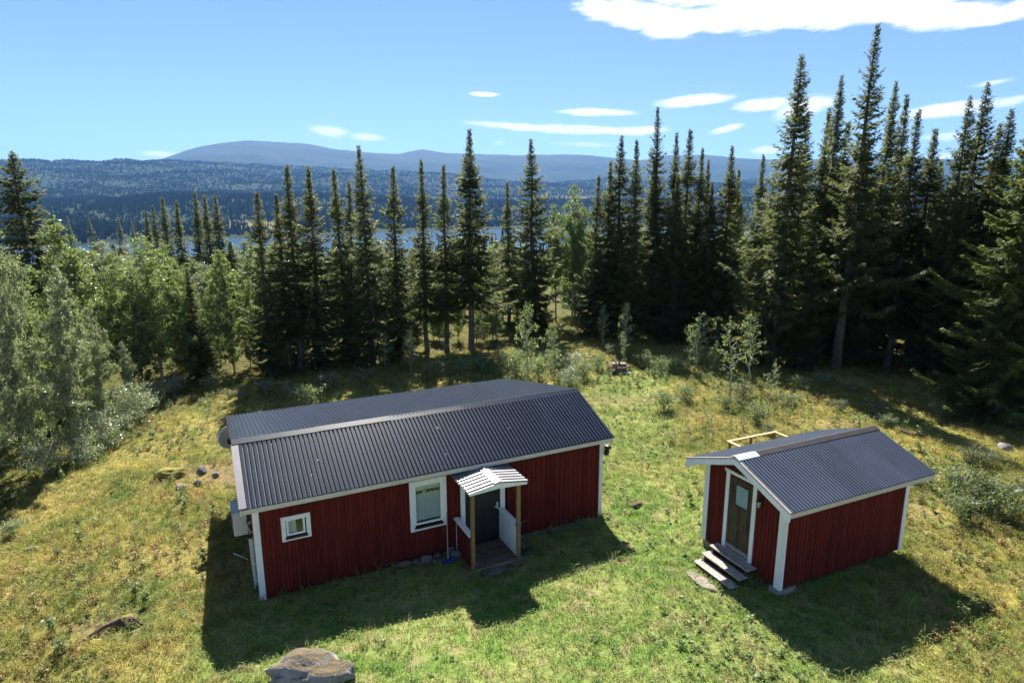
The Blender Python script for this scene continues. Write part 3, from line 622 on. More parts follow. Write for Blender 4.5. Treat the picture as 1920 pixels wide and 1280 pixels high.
# things at the cabin
hp = empty('heat_pump', cab_pt(-.27, .98, 1.47), CT, label='grey outdoor heat pump unit hung on the cabin gable', cat='heat pump')
board('case', hp, -.17, .16, -.38, .38, 0, .575, 'plastic_grey')
g_ = MB().box(-.178, -.171, -.3, .12, .06, .52).build('grille', 'black_metal', hp)
for k in range(9): MB().box(-.188, -.179, -.3, .12, .08+k*.05, .095+k*.05).build('grille_bar', 'plastic_grey', g_)
MB().box(-.185, .175, -.4, .4, .577, .595).build('lid', 'galvanized', hp)
MB().tube([(.1, -.39, .35), (.14, -.42, .2), (.2, -.4, .05)], .02, 8).build('pipe', 'plastic_grey', hp); MB().tube([(.02, -.39, .3), (.1, -.43, .22), (.2, -.41, .3)], .014, 8).build('pipe', 'pale_metal', hp)
for yy in (-.28, .28): MB().box(-.15, .265, yy-.02, yy+.02, -.04, -.002).build('bracket', 'galvanized', hp)
pipe = empty('pipe_duct', cab_pt(-.06, .3, 0), CT, label='grey pipe duct running down the gable below the heat pump', cat='pipe')
MB().tube([(.0, .0, 1.48), (0, .02, .9), (0, .03, .25)], .045, 8).build('pipe', 'plastic_grey', pipe); MB().tube([(-.06, .08, 1.45), (-.05, .1, .8), (-.03, .12, .1)], .02, 8).build('hose', 'pale_metal', pipe)
for zz in (.35, .8, 1.2): MB().box(-.05, .06, -.05, .08, zz, zz+.05).build('clamp', 'galvanized', pipe)
dish = empty('satellite_dish', cab_pt(-.30, 4.55, 2.66), CT+R(22), label='round grey satellite dish mounted on the cabin gable', cat='satellite dish')
V = []; F = []; nr_, ns_ = 6, 28
for i in range(nr_+1):
    r_ = .34*i/nr_
    for k in range(ns_): V.append((r_*math.cos(2*math.pi*k/ns_)*.95, .25*r_*r_*-1.+.0, r_*math.sin(2*math.pi*k/ns_)))
V += [(x_, y_+.012, z_) for x_, y_, z_ in V]; o_ = (nr_+1)*ns_
for i in range(nr_):
    for k in range(ns_):
        a_, b_ = i*ns_+k, i*ns_+(k+1) % ns_; F += [(a_, a_+ns_, b_+ns_, b_), (o_+a_, o_+b_, o_+b_+ns_, o_+a_+ns_)]
for k in range(ns_): F.append((nr_*ns_+k, o_+nr_*ns_+k, o_+nr_*ns_+(k+1) % ns_, nr_*ns_+(k+1) % ns_))
MB().poly(V, F).build('reflector', 'dish_grey', dish, smooth=True)
MB().box(-.05, .05, -.08, -.01, -.2, -.06).build('mount', 'black_metal', dish); MB().tube([(0, -.03, -.05), (.12, .02, -.22), (.35, -.05, -.22)], .022, 8).build('mount_arm', 'black_metal', dish)
MB().tube([(0, .0, -.36), (0, .38, -.2)], .014, 6).build('feed_arm', 'black_metal', dish); MB().tube([(0, .36, -.22), (0, .42, -.16)], .035, 8).build('feed_horn', 'plastic_grey', dish)
lamp = empty('wall_lamp', cab_pt(9.86, -.05, 2.12), CT, label='black outdoor lamp on the white corner post of the cabin', cat='lamp')
MB().tube([(-.07, .0, .0), (.02, -.03, .04), (.05, -.05, .0)], .018, 8).build('bracket', 'black_metal', lamp)
MB().tube([(.05, -.05, .12), (.05, -.05, .1), (.05, -.05, .02), (.05, -.05, -.02)], [.02, .09, .11, .05], 10).build('shade', 'black_metal', lamp)
MB().tube([(.0, -.06, -.02), (.0, -.06, -.06), (-.01, -.06, -.16), (-.01, -.06, -.2)], [.05, .09, .08, .03], 10).build('housing', 'black_metal', lamp)
brush = empty('deck_brush', cab_pt(4.6, -.5), CT, label='long handled scrubbing brush with blue head leaning on the wall', cat='brush')
MB().tube([(0, 0, .06), (.15, .45, 1.22)], .0125, 8).build('handle', 'pole_wood', brush)
hd = MB().box(-.18, .18, -.055, .04, .05, .10).build('head', 'blue_plastic', brush)
mb = MB()
for i in range(18):
    for j in range(5): x_, y_ = -.17+i*.02, -.045+j*.02; mb.poly([(x_-.007, y_, .05), (x_+.007, y_, .05), (x_+.008, y_+rng.uniform(-.01, .01), 0), (x_-.008, y_, 0)], [(0, 1, 2, 3)])
tag(mb.build('bristles', 'blue_plastic', brush), kind='stuff')
FS = 'foundation stones along the front wall'
for i, (u_, w_, sx_, sy_, sz_, mt, lb) in enumerate([(4.06, -.26, .22, .14, .15, 'stone', 'large pale stone at the wall foot beside the brush'), (3.50, -.16, .26, .12, .11, 'brown_rock', 'flat brownish stone at the wall foot below the big window'), (3.82, -.18, .13, .1, .1, 'stone_dark', 'round dark stone between two larger wall foot stones'),
        (4.42, -.14, .13, .1, .09, 'stone_dark', 'dark stone behind the brush head'), (4.9, -.3, .17, .14, .12, 'stone', 'pale rounded stone against the porch side'), (4.82, -.12, .2, .12, .14, 'stone_dark', 'big dark stone in the corner of wall and porch'), (4.27, -.33, .07, .05, .05, 'stone', 'small white stone beside the large pale stone'),
        (6.62, -.62, .12, .16, .09, 'brown_rock', 'reddish brown stone beside the porch post'), (6.72, -1.1, .17, .1, .06, 'brown_rock', 'flat brown stone under the dark hose')]):
    stone('stone', cab_pt(u_, w_), (sx_, sy_, sz_), mt, 40+i, lb, 'stone', FS, CT+rng.uniform(-.4, .4))
slab = stone('stone_slab', cab_pt(5.5, -1.55), (.42, .2, .07), 'stone_dark', 61, 'dark flat stone in front of the porch step', 'stone', None, CT-.12)
slab = stone('stone_slab', cab_pt(6.15, -1.45), (.3, .17, .05), 'brown_rock', 62, 'brown flat stone below the porch step end', 'stone', None, CT+.1)
hose = MB(); pts = [cab_pt(6.62+.16*math.cos(k*.9)+k*.008, -.98+.12*math.sin(k*.9), None)+Vector((0, 0, .02+.003*k)) for k in range(22)]+[cab_pt(6.85, -1.0)+Vector((0, 0, .02)), cab_pt(7.05, -1.02)+Vector((0, 0, .015))]
tag(hose.tube(pts, .016, 6).build('hose', 'hose_dark', smooth=True), 'dark coiled hose lying beside the porch post', 'hose')
rope = MB(); c0 = cab_pt(6.335, -1.2, 1.02)
ring = [c0+Vector((math.cos(CT+k)*.078, math.sin(CT+k)*.078, .004*k-.02)) for k in np.arange(0, 13, .4)]
rope.tube(ring, .009, 6); rope.tube([ring[-1], ring[-1]+Vector((.06, -.02, .03)), ring[-1]+Vector((.16, -.03, .09))], .007, 5)
tag(rope.build('rope', 'rope_blue', smooth=True), 'blue rope tied round the porch post', 'rope')
# gravel strip at the right end of the front wall
mb = MB(); g = np.random.default_rng(5)
for _ in range(900):
    u_ = g.uniform(6.55, 9.3); w_ = -.03-abs(g.normal(0, .17))*(1-.5*(u_-6.5)/3); c_ = cab_pt(u_, w_); r_ = g.uniform(.018, .042)
    ax = [c_+Vector(d_)*r_*g.uniform(.7, 1.2) for d_ in ((1, 0, 0), (0, 1, 0), (-1, 0, 0), (0, -1, 0), (.1, 0, .8), (0, 0, -.6))]
    mb.poly(ax, [(0, 1, 4), (1, 2, 4), (2, 3, 4), (3, 0, 4), (1, 0, 5), (2, 1, 5), (3, 2, 5), (0, 3, 5)])
tag(mb.build('gravel', 'stone'), 'grey gravel along the foot of the cabin wall', 'gravel', kind='stuff')

# ------------------------------------------------------------------ the shed
SL_, SW_, SZB, SZE, SZR, SOE, SOF, SOB, SWR = 4.334, 2.632, .40, 2.613, 3.271, .408, .362, .35, 1.334
shed = empty('shed', (SX, SY, 0), ST, label='small red wooden shed with white trim and grey corrugated gable roof', cat='shed')
sl_ = (SZR-SZE)/(SWR+SOE); und = lambda wv: SZE-.12+sl_*((wv+SOE) if wv < SWR else (SW_+SOE-wv))
sw_ = MB().prism([(.03, SZB), (SW_-.03, SZB), (SW_-.03, und(SW_)), (SWR, und(SWR)), (.03, und(0))], .03, SL_-.03, lambda p, q, d: (d, p, q)).build('wall', 'red_backing', shed)
dh = [(1.0, 1.78, .3, 2.56)]
u_ = .0
while u_ < SL_-.05:
    split_board('wall_board', sw_, u_+.007, min(u_+.106, SL_), -.008+rng.uniform(-.003, .003), .028, SZB-.03, und(0)-.01, [], 'red_paint', 'w')
    split_board('wall_board', sw_, u_+.003, min(u_+.108, SL_), SW_-.028, SW_, SZB-.03, und(0)-.01, [], 'red_paint', 'w'); u_ += .1135
v_ = .0
while v_ < SW_-.05:
    split_board('wall_board', sw_, v_+.007, min(v_+.106, SW_), -.008+rng.uniform(-.003, .003), .028, SZB-.03, und(v_+.055)-.015, dh, 'red_paint', 'u')
    split_board('wall_board', sw_, v_+.003, min(v_+.108, SW_), SL_-.028, SL_, SZB-.03, und(v_+.055)-.015, [], 'red_paint', 'u'); v_ += .1135
board('corner_trim', shed, -.036, -.0125, -.034, .155, SZB-.05, und(0)-.012, 'white_paint'); board('corner_trim', shed, -.036, -.0125, SW_-.13, SW_+.03, SZB-.03, und(0)-.012, 'white_paint')
board('corner_trim', shed, -.012, .06, -.036, -.0125, SZB-.05, und(0)-.02, 'white_paint'); board('corner_trim', shed, SL_-.12, SL_+.02, -.036, -.0125, SZB-.03, und(0)-.02, 'white_paint')
board('corner_trim', shed, SL_+.004, SL_+.03, -.03, .1, SZB-.03, und(0)-.02, 'white_paint'); board('corner_trim', shed, SL_-.1, SL_+.02, SW_+.004, SW_+.033, SZB-.03, und(0)-.02, 'white_paint')
SA = math.atan(sl_); SLN = math.hypot(SZR-SZE, SWR+SOE)
# the ridge is not quite in the middle of the overhangs, so both slopes share the angle
roof2 = MB().prism([(-SOE+.03, SZE-.03), (-SOE+.03, SZE-.115), (SWR, SZR-.12), (SW_+SOE-.03, SZE-.115), (SW_+SOE-.03, SZE-.03), (SWR, SZR-.03)][::-1], -SOF+.03, SL_+SOB-.03, lambda p, q, d: (d, p, q)).build('roof', 'cream_paint', shed)
tot2 = SL_+SOF+SOB; p2 = tot2/50
SLB = math.hypot(SZR-SZE, SW_+SOE-SWR); SAB = math.atan2(SZR-SZE, SW_+SOE-SWR)
for i in range(5):
    new_obj('roof_sheet', corrugated(10, p2, SLN+.03, 'roof_steel_pale', .03) if i == 0 else bpy.data.objects['roof_sheet_a'].data if 'roof_sheet_a' in bpy.data.objects else corrugated(10, p2, SLN+.03, 'roof_steel_pale', .03), roof2, loc=(-SOF+i*10*p2, -SOE-.02, SZE-.022+rng.uniform(0, .003)), rot=(SA, 0, 0))
    new_obj('roof_sheet', corrugated(10, p2, SLB+.03, 'roof_steel_pale', .02), roof2, loc=(-SOF+i*10*p2, SWR, SZR-.018+rng.uniform(0, .002)), rot=(-SAB, 0, 0))
ridge_cap(roof2, .28, 2.5, SWR, SZR+.03, SA, SAB, .16, .12, 'ridge_brown'); ridge_cap(roof2, 2.45, SL_+SOB+.01, SWR, SZR+.035, SA, SAB, .16, .12, 'ridge_brown')
ridge_cap(roof2, -SOF-.02, .30, SWR, SZR+.034, SA, SAB, .17, .13, 'galvanized')
for sgn in (0, 1):
    w0, w1 = (-SOE, SWR-.002) if sgn == 0 else (SW_+SOE, SWR+.002)
    zz0 = lambda wv: SZE+abs(wv-w0)*sl_-.03
    dr_ = 1 if sgn == 0 else -1
    pts = [(w0, zz0(w0)-.2), (w0+dr_*.1, zz0(w0)-.22), (w0+dr_*.27, zz0(w0+dr_*.27)-.16), (w1, zz0(w1)-.155), (w1, zz0(w1)), (w0, zz0(w0))]
    MB().prism(pts if sgn == 0 else pts[::-1], -SOF-.022, -SOF+.008, lambda p, q, d: (d, p, q)).build('barge_board', 'white_paint', roof2)
    pts = [(w0-dr_*.015, zz0(w0)+.004), (w1, zz0(w1)+.004), (w1, zz0(w1)+.04), (w0-dr_*.015, zz0(w0)+.035)]
    MB().prism(pts if sgn == 0 else pts[::-1], -SOF-.035, -SOF+.03, lambda p, q, d: (d, p, q)).build('edge_strip', 'grey_wood', roof2)
    pts = [(w0, zz0(w0)-.14), (w1, zz0(w1)-.14), (w1, zz0(w1)+.03), (w0, zz0(w0)+.03)]
    MB().prism(pts if sgn == 0 else pts[::-1], SL_+SOB-.01, SL_+SOB+.02, lambda p, q, d: (d, p, q)).build('barge_board', 'white_paint', roof2)
board('fascia_board', roof2, -SOF+.01, SL_+SOB-.012, -SOE-.006, -SOE+.022, SZE-.15, SZE-.035, 'cream_paint', 'x'); board('fascia_board', roof2, -SOF+.01, SL_+SOB-.012, SW_+SOE-.022, SW_+SOE+.006, SZE-.15, SZE-.035, 'cream_paint', 'x')
# shed door
sd = MB().box(-.006, .025, 1.0, 1.78, .585, 2.56).build('door', 'dark_wood', shed)
zc0, zc1, wc0, wc1 = 1.86, 2.40, 1.14, 1.56
for i in range(7):
    a0_ = 1.003+i*.111
    for s0, s1 in ([(.60, 2.55)] if (a0_+.107 < wc0 or a0_ > wc1) else [(.60, zc0), (zc1, 2.55)]): board('door_board', sd, -.022, -.007, a0_, a0_+.105, s0, s1, 'dark_wood')
mb = MB(); mb.box(-.034, -.02, wc0-.03, wc0, zc0-.03, zc1+.03).box(-.034, -.02, wc1, wc1+.03, zc0-.03, zc1+.03).box(-.034, -.02, wc0, wc1, zc1, zc1+.03).box(-.036, -.02, wc0, wc1, zc0-.03, zc0); mb.build('pane_frame', 'dark_wood', sd)
MB().box(-.02, -.016, wc0, wc1, zc0, zc1).build('pane', 'glass', sd)
V = []; F = []
for i in range(41):
    k = i/40
    for zz in (zc0+.01, zc1-.01): V.append((-.010+.0025*math.sin(k*38), wc0+.01+(wc1-wc0-.02)*k, zz))
for i in range(40): F.append((2*i, 2*i+2, 2*i+3, 2*i+1))
MB().poly(V, F).build('curtain', 'curtain', sd, smooth=True)
MB().box(-.03, -.0225, 1.02, 1.76, .6, .72).build('kick_plate', 'grey_wood', sd)
MB().tube([(-.02, 1.06, 1.5), (-.07, 1.06, 1.5), (-.07, 1.06, 1.36)], .012, 6).build('handle', 'black_metal', sd)
board('door_trim', shed, -.036, -.004, 1.785, 1.9, .56, 2.62, 'white_paint'); board('door_trim', shed, -.036, -.004, .88, .995, .56, 2.62, 'white_paint')
MB().prism([(.86, 2.622), (1.93, 2.622), (1.97, 2.70), (.82, 2.70)], -.042, -.004, lambda p, q, d: (d, p, q)).build('door_trim', 'white_paint', shed); board('door_sill', shed, -.06, -.004, .9, 1.88, .5, .558, 'white_paint', 'y')
def shed_pt(u, wv, z=None):
    x = SX+u*math.cos(ST)-wv*math.sin(ST); y = SY+u*math.sin(ST)+wv*math.cos(ST)
    return Vector((x, y, float(terr(x, y)) if z is None else z))
ln = empty('wall_lantern', shed_pt(-.1, .72, 2.18), ST, label='small black lantern beside the shed door', cat='lantern')
MB().box(.06, .096, -.04, .04, .02, .24).build('back_plate', 'black_metal', ln); MB().tube([(.07, 0, .2), (.0, 0, .24), (-.01, 0, .19)], .01, 6).build('arm', 'black_metal', ln)
MB().tube([(-.01, 0, .21), (-.01, 0, .15)], [.015, .075], 6).build('cap', 'black_metal', ln); MB().tube([(-.01, 0, .148), (-.01, 0, .0)], [.052, .036], 6).build('glass', 'lamp_glass', ln); MB().tube([(-.01, 0, -.001), (-.01, 0, -.04)], [.045, .02], 6).build('base', 'black_metal', ln)
for k in range(6): MB().tube([(-.01+.056*math.cos(k*1.047), .056*math.sin(k*1.047), .15), (-.01+.04*math.cos(k*1.047), .04*math.sin(k*1.047), 0)], .005, 4).build('frame_bar', 'black_metal', ln)
steps = empty('wooden_steps', shed_pt(0, 1.33), ST, label='three weathered grey wooden steps up to the shed door', cat='steps')
zb_ = steps.location.z
for i, (f_, z_) in enumerate(((-.35, .57), (-.60, .405), (-.85, .24))):
    bk = f_+.30 if i == 0 else f_+.27
    board('tread', steps, f_, f_+.135, -.66, .67, z_-.035-zb_, z_-zb_, 'grey_wood', 'y'); board('tread', steps, f_+.14, min(bk, -.045), -.66, .67, z_-.035-zb_, z_-.002-zb_, 'grey_wood', 'y')
    for yy in (-.58, .0, .55):
        board('support', steps, f_+.03, min(bk-.01, -.05), yy, yy+.05, (z_-.12-zb_), z_-.037-zb_, 'dark_wood', 'x')
for yy in (-.62, .58):
    MB().prism([(-.04, -.06), (-.8, -.06), (-.8, .0), (-.56, .1), (-.3, .26), (-.04, .3)][::-1], yy, yy+.04, lambda p, q, d: (p, d, q+.0)).build('side_board', 'dark_wood', steps)
CB = 'concrete blocks under the shed corners'
for u_, w_, lb in ((.22, .10, 'concrete block under the shed corner with the wide white trim'), (.28, SW_-.16, 'concrete block under the shed corner nearest the cabin')):
    p = shed_pt(u_, w_); o = board('concrete_block', None, -.3, .3, -.16, .16, 0, 1, 'concrete'); o.rotation_euler = (0, 0, ST)
    o.location = (p.x-.3*math.cos(ST)+.16*math.sin(ST), p.y-.3*math.sin(ST)-.16*math.cos(ST), p.z-.1); o.scale = (.6, .32, SZB-.012-(p.z-.1)-.02); tag(o, lb, 'block', CB)
stone('stone_slab', shed_pt(-1.18, 1.3), (.19, .55, .07), 'slab_stone', 71, 'flat pale stone slab in front of the wooden steps', 'stone', None, ST+.02, 3, .1, .2)

# timber frame behind the shed
fr = shed_pt(5.95, 6.3); tf = empty('timber_frame', fr, ST+.0, label='low frame of new yellow timber on posts behind the shed', cat='frame')
hz = .92-fr.z
for a_ in (dict(x0=-1.2, x1=1.2, y0=.46, y1=.57, axis='x'), dict(x0=-1.2, x1=1.2, y0=-.9, y1=-.79, axis='x'), dict(x0=-1.2, x1=-1.09, y0=-.788, y1=.458, axis='y'), dict(x0=1.09, x1=1.2, y0=-.788, y1=.458, axis='y')):
    board('rail', tf, a_['x0'], a_['x1'], a_['y0'], a_['y1'], hz-.05, hz, 'new_timber', a_['axis'])
for x_, y_ in ((-1.1, .47), (1.03, .47), (-.1, .47), (-1.1, -.87), (1.03, -.87)): board('post', tf, x_, x_+.08, y_, y_+.08, -.1, hz-.052, 'post_wood')

# ------------------------------------------------------------------ loose things on the meadow
b = hit_ground(585, 1275); b_xy = (b.x, b.y); stone('boulder', (b.x, b.y+.02, b.z-.14), (.84, .5, .46), 'stone_mossy', 91, 'large grey boulder with moss and dry needles on top', 'boulder', None, .1, 5, .24, .2)
for i, (px, py, sx_, sy_, sz_, mt, lb) in enumerate([(341, 915, .25, .15, .10, 'slab_stone', 'flat pale stone in the dug patch beside the cabin gable'), (379, 886, .22, .17, .16, 'stone', 'grey stone at the top of the dug patch beside the gable'), (371, 909, .17, .12, .12, 'stone_dark', 'dark stone beside the flat pale stone'), (404, 893, .13, .1, .1, 'stone', 'small pale stone amid the dug soil by the gable'),
        (57, 1032, .2, .11, .09, 'stone', 'lone grey stone on the open grass slope'), (1194, 948, .22, .12, .08, 'brown_rock', 'low brown stone on the grass between cabin and shed'), (445, 1092, .13, .09, .06, 'stone_dark', 'small stone in the shade of the cabin gable'), (1884, 842, .28, .18, .16, 'stone_mossy', 'mossy stone on the slope behind the shed')]):
    p = hit_ground(px, py); stone('stone', p, (sx_, sy_, sz_), mt, 100+i, lb, 'stone', None, rng.uniform(0, 3))
p = hit_ground(318, 893); stone('mossy_mound', p, (.55, .38, .22), 'moss', 121, 'moss covered mound beside the dug patch', 'mound', None, .3, 4, .25, .3)
p = hit_ground(238, 1168); st_ = empty('rotten_stump', p, .3, label='rotten mossy tree stump with exposed roots on the slope', cat='stump')
V = []
for i, (r_, z_) in enumerate(((.22, -.05), (.18, .04), (.14, .09), (.1, .12))):
    for k in range(14): q = r_*(1+.25*math.sin(k*2.1+i)+rng.uniform(-.1, .1)); V.append((q*math.cos(k*.4488)*1.3, q*math.sin(k*.4488)*.7, z_+rng.uniform(-.02, .02)))
F = [(i*14+k, i*14+(k+1) % 14, (i+1)*14+(k+1) % 14, (i+1)*14+k) for i in range(3) for k in range(14)]+[tuple(range(42, 56))]
MB().poly(V, F).build('stump_body', 'dead_wood', st_); MB().poly([(x_*.9, y_*.9+.05, z_+.035) for x_, y_, z_ in V[28:]], [(k, (k+1) % 14, 14+(k+1) % 14, 14+k) for k in range(14)]+[tuple(range(14, 28))]).build('moss_cap', 'moss', st_, smooth=True)
for a_, ln_, z_ in ((3.5, .95, .10), (-.5, .42, .14), (5.0, .35, .08), (2.6, .4, .05)):
    MB().tube([(.1*math.cos(a_), .1*math.sin(a_), .14), (.45*ln_*math.cos(a_), .45*ln_*math.sin(a_)-.03, z_+.02), (ln_*math.cos(a_+.1), ln_*math.sin(a_+.1), -.03)], [.06, .045, .02], 7).build('root', 'dead_wood', st_)
def stick(name, pts, r_, mat, label, cat):
    P = [hit_ground(*q)+Vector((0, 0, r_+.03)) for q in pts]; return tag(MB().tube(P, [r_]*(len(P)-1)+[r_*.6], 6).build(name, mat), label, cat)
stick('pole', [(438, 1040), (450, 1045), (466, 1052)], .02, 'pale_metal', 'thin pale pole lying in the shade by the gable', 'pole')
stick('branch', [(380, 1101), (388, 1096), (393, 1089), (396, 1082)], .02, 'dead_wood', 'short curved branch at the edge of the gable shadow', 'branch')
stick('log', [(1690, 811), (1710, 818), (1732, 821)], .07, 'dead_wood', 'dark fallen log on the slope behind the shed', 'log')
stick('branch', [(1729, 955), (1730, 962), (1733, 970)], .025, 'dead_wood', 'short upright dead stick beside the shed wall', 'branch')
stick('branch', [(1712, 912), (1735, 925), (1748, 933)], .025, 'dead_wood', 'thin dead branch on the grass by the shed eave', 'branch')
stick('log', [(905, 656), (930, 653), (960, 648)], .08, 'dead_wood', 'fallen log at the forest edge beyond the cabin', 'log')
# fire pit and the board before it
p = hit_ground(1160, 697); fp = empty('fire_pit', p, 0, label='round brown stone fire pit at the meadow end of the path', cat='fire pit')
for k in range(13):
    a_ = k*2*math.pi/13; s_ = .16*rng.uniform(.85, 1.2)
    for lv in range(2):
        V = [(x_*s_*.95+.5*math.cos(a_+lv*.2), y_*s_*.8+.5*math.sin(a_+lv*.2), .06+lv*.2+z_*.12) for x_, y_, z_ in [(-.8, -1, -1), (1, -.8, -1), (.8, 1, -1), (-1, .8, -1), (-.7, -.8, 1), (.8, -.7, 1), (.7, .8, 1), (-.8, .7, .9)]]
        MB().poly(V, [(3, 2, 1, 0), (4, 5, 6, 7), (0, 1, 5, 4), (1, 2, 6, 5), (2, 3, 7, 6), (3, 0, 4, 7)]).build('ring_stone', 'brown_rock', fp)
MB().box(-.42, -.08, -.3, .1, .40, .55).build('top_block', 'slab_stone', fp); MB().box(.06, .36, -.25, .12, .40, .53).build('top_block', 'slab_stone', fp)
tag(MB().tube([p+Vector((-.2, -.1, .552)), p+Vector((-.2, -.1, .72)), p+Vector((-.2, -.1, .76)), p+Vector((-.2, -.1, .8))], [.05, .05, .02, .02], 10).build('bottle', 'galvanized', smooth=True), 'pale bottle standing on the fire pit', 'bottle')
tag(MB().tube([p+Vector((0.02, .0, .42)), p+Vector((0.02, .0, .9)), p+Vector((.05, .0, .98))], .03, 8).build('iron_pipe', 'black_metal'), 'thin black iron pipe standing up in the fire pit', 'pipe')
p = hit_ground(1172, 700); o = board('loose_board', None, 0, 1, 0, 1, 0, 1, 'galvanized', 'x'); o.location = (p.x-.35, p.y-.3, p.z+.06); o.scale = (.62, .5, .04); o.rotation_euler = (.02, 0, .05); tag(o, 'flat pale grey board lying in front of the fire pit', 'board')

# ------------------------------------------------------------------ trees
def rows(v): return v/np.maximum(1e-9, np.linalg.norm(v, axis=-1, keepdims=True))
def spruce_meshes(seed, H, Rad, crown0=.06, dens=1., bright=False, ragged=.3, top_thin=1.0, fine=1.):
    g = np.random.default_rng(seed)
    zs = []; z = crown0*H
    while z < H*.992: zs.append(z); z += (.20+.10*g.uniform())*(1 if z < H*.75 else .5)
    bz, ba, bl, be = [], [], [], []
    lob = g.uniform(0, 6.28, 3)
    for z in zs:
        t_ = z/H; n = g.integers(5, 8) if t_ < .95 else 5
        prof = min(1., (1-t_)*1.45)**1.12*(.72+.28*min(1, t_/.2))*top_thin**(t_ > .55)
        lev = 1+ragged*(g.uniform()-.5)*1.6
        a0 = g.uniform(0, 6.28)
        for k in range(n):
            a = a0+k*6.283/n+g.normal(0, .22); ln = (Rad*prof*1.25+.09)*lev*g.uniform(.62, 1.16)*(1+.16*math.sin(2*a+lob[0]+z*.5))
            gap = float(vnoise(a*1.3+seed*3.7, z*.55, seed+5)); ln *= 1. if gap > .42 else .42+.5*gap/.42
            if g.uniform() < .07: ln *= .35
            bz.append(z+g.normal(0, .05)); ba.append(a); bl.append(max(.10, ln)); be.append(np.interp(t_, [0, .35, .7, .93, 1], [-.42, -.28, -.06, .45, .9])+g.normal(0, .12))
    bz, ba, bl, be = map(np.array, (bz, ba, bl, be))
    nt = np.maximum(5, (bl*19*dens).astype(int)); idx = np.repeat(np.arange(len(bz)), nt)
    s = np.concatenate([(np.arange(n)+g.uniform(0, 1, n))/n for n in nt])*.92+.08; s = s**.8
    L = bl[idx]; A = ba[idx]; E = be[idx]; N = len(idx)
    def path(sv):
        r = L*sv*np.cos(E*.6); zz = bz[idx]+L*(np.sin(E)*sv-.16*np.sin(sv*3.14)+.16*sv**3)
        return np.stack([np.cos(A)*r, np.sin(A)*r, zz], -1)
    p = path(s); tang = rows(path(np.minimum(s+.02, 1.05))-p+1e-6); side = np.stack([-np.sin(A), np.cos(A), 0*A], -1)
    sg = np.where(g.uniform(size=N) < .5, -1., 1.)[:, None]
    out = []; tint = []
    for rep in range(2):
        d = tang*g.uniform(.35, 1.0, (N, 1))+side*sg*(1 if rep == 0 else -1)*g.uniform(.35, 1.0, (N, 1))+np.array([0, 0, -1.])*g.uniform(.1, .75, (N, 1))+g.normal(0, .12, (N, 3)); d = rows(d)
        ln = (.15+.34*L*(1.05-s)*.55+.10*g.uniform(size=N))[:, None]*g.uniform(.75, 1.3, (N, 1)); ln = np.minimum(ln, .34+.2*L[:, None])*(.38+.62*np.clip(L/.75, 0, 1))[:, None]
        u = rows(np.cross(d, g.normal(0, .55, (N, 3))+np.array([0, 0, 1.]))); wd = g.uniform(.026, .056, (N, 1))*(.5+.5*np.clip(L/.8, 0, 1))[:, None]*fine**.5; ln = ln*fine
        q0 = p+g.normal(0, .015, (N, 3)); mid = q0+d*ln*.42; tip = q0+d*ln+np.array([0, 0, -.035])
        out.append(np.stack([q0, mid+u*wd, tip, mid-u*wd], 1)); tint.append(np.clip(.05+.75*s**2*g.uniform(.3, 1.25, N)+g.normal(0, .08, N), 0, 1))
    # twig spine along every branch
    sp = np.linspace(0, 1, 4); B = len(bz)
    for i in range(3):
        pa_, pb_ = [np.stack([np.cos(ba)*bl*sv*np.cos(be*.6), np.sin(ba)*bl*sv*np.cos(be*.6), bz+bl*(np.sin(be)*sv-.16*np.sin(sv*3.14)+.16*sv**3)], -1) for sv in (sp[i], sp[i+1])]
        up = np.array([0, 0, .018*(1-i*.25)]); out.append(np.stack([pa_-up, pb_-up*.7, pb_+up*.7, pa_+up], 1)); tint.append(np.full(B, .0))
    # leader
    for k in range(10):
        a = k*.628*2; b_ = np.array([0, 0, H*.985-.1*k]); t2 = b_+np.array([math.cos(a)*.05, math.sin(a)*.05, .22]); u = np.array([-math.sin(a), math.cos(a), 0])*.03
        out.append(np.array([[b_, (b_+t2)/2+u, t2, (b_+t2)/2-u]])); tint.append([.4])
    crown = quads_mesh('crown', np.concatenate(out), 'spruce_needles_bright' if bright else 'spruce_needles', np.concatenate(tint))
    mb = MB(); r0 = .012*H+.02; ks = np.array([0, .012, .04, .12, .3, .55, .8, .99]); wob_ = g.normal(0, .03, (len(ks), 2)); wob_[0] = 0
    mb.tube([(wob_[i][0], wob_[i][1], k*H-(.12 if i == 0 else 0)) for i, k in enumerate(ks)], [r0*1.45, r0*1.15, r0, r0*.93, r0*.76, r0*.5, r0*.25, .008], 9)
    for k in range(int(26*dens)):             # dead lower twigs
        z = g.uniform(.03, max(.3, crown0+.12))*H; a = g.uniform(0, 6.28); l_ = g.uniform(.3, .95); mb.tube([(0, 0, z), (math.cos(a)*l_*.6, math.sin(a)*l_*.6, z-.05), (math.cos(a)*l_, math.sin(a)*l_, z-.22*l_)], [.02, .013, .005], 4)
    return crown, mb.mesh('trunk', 'spruce_bark', True)
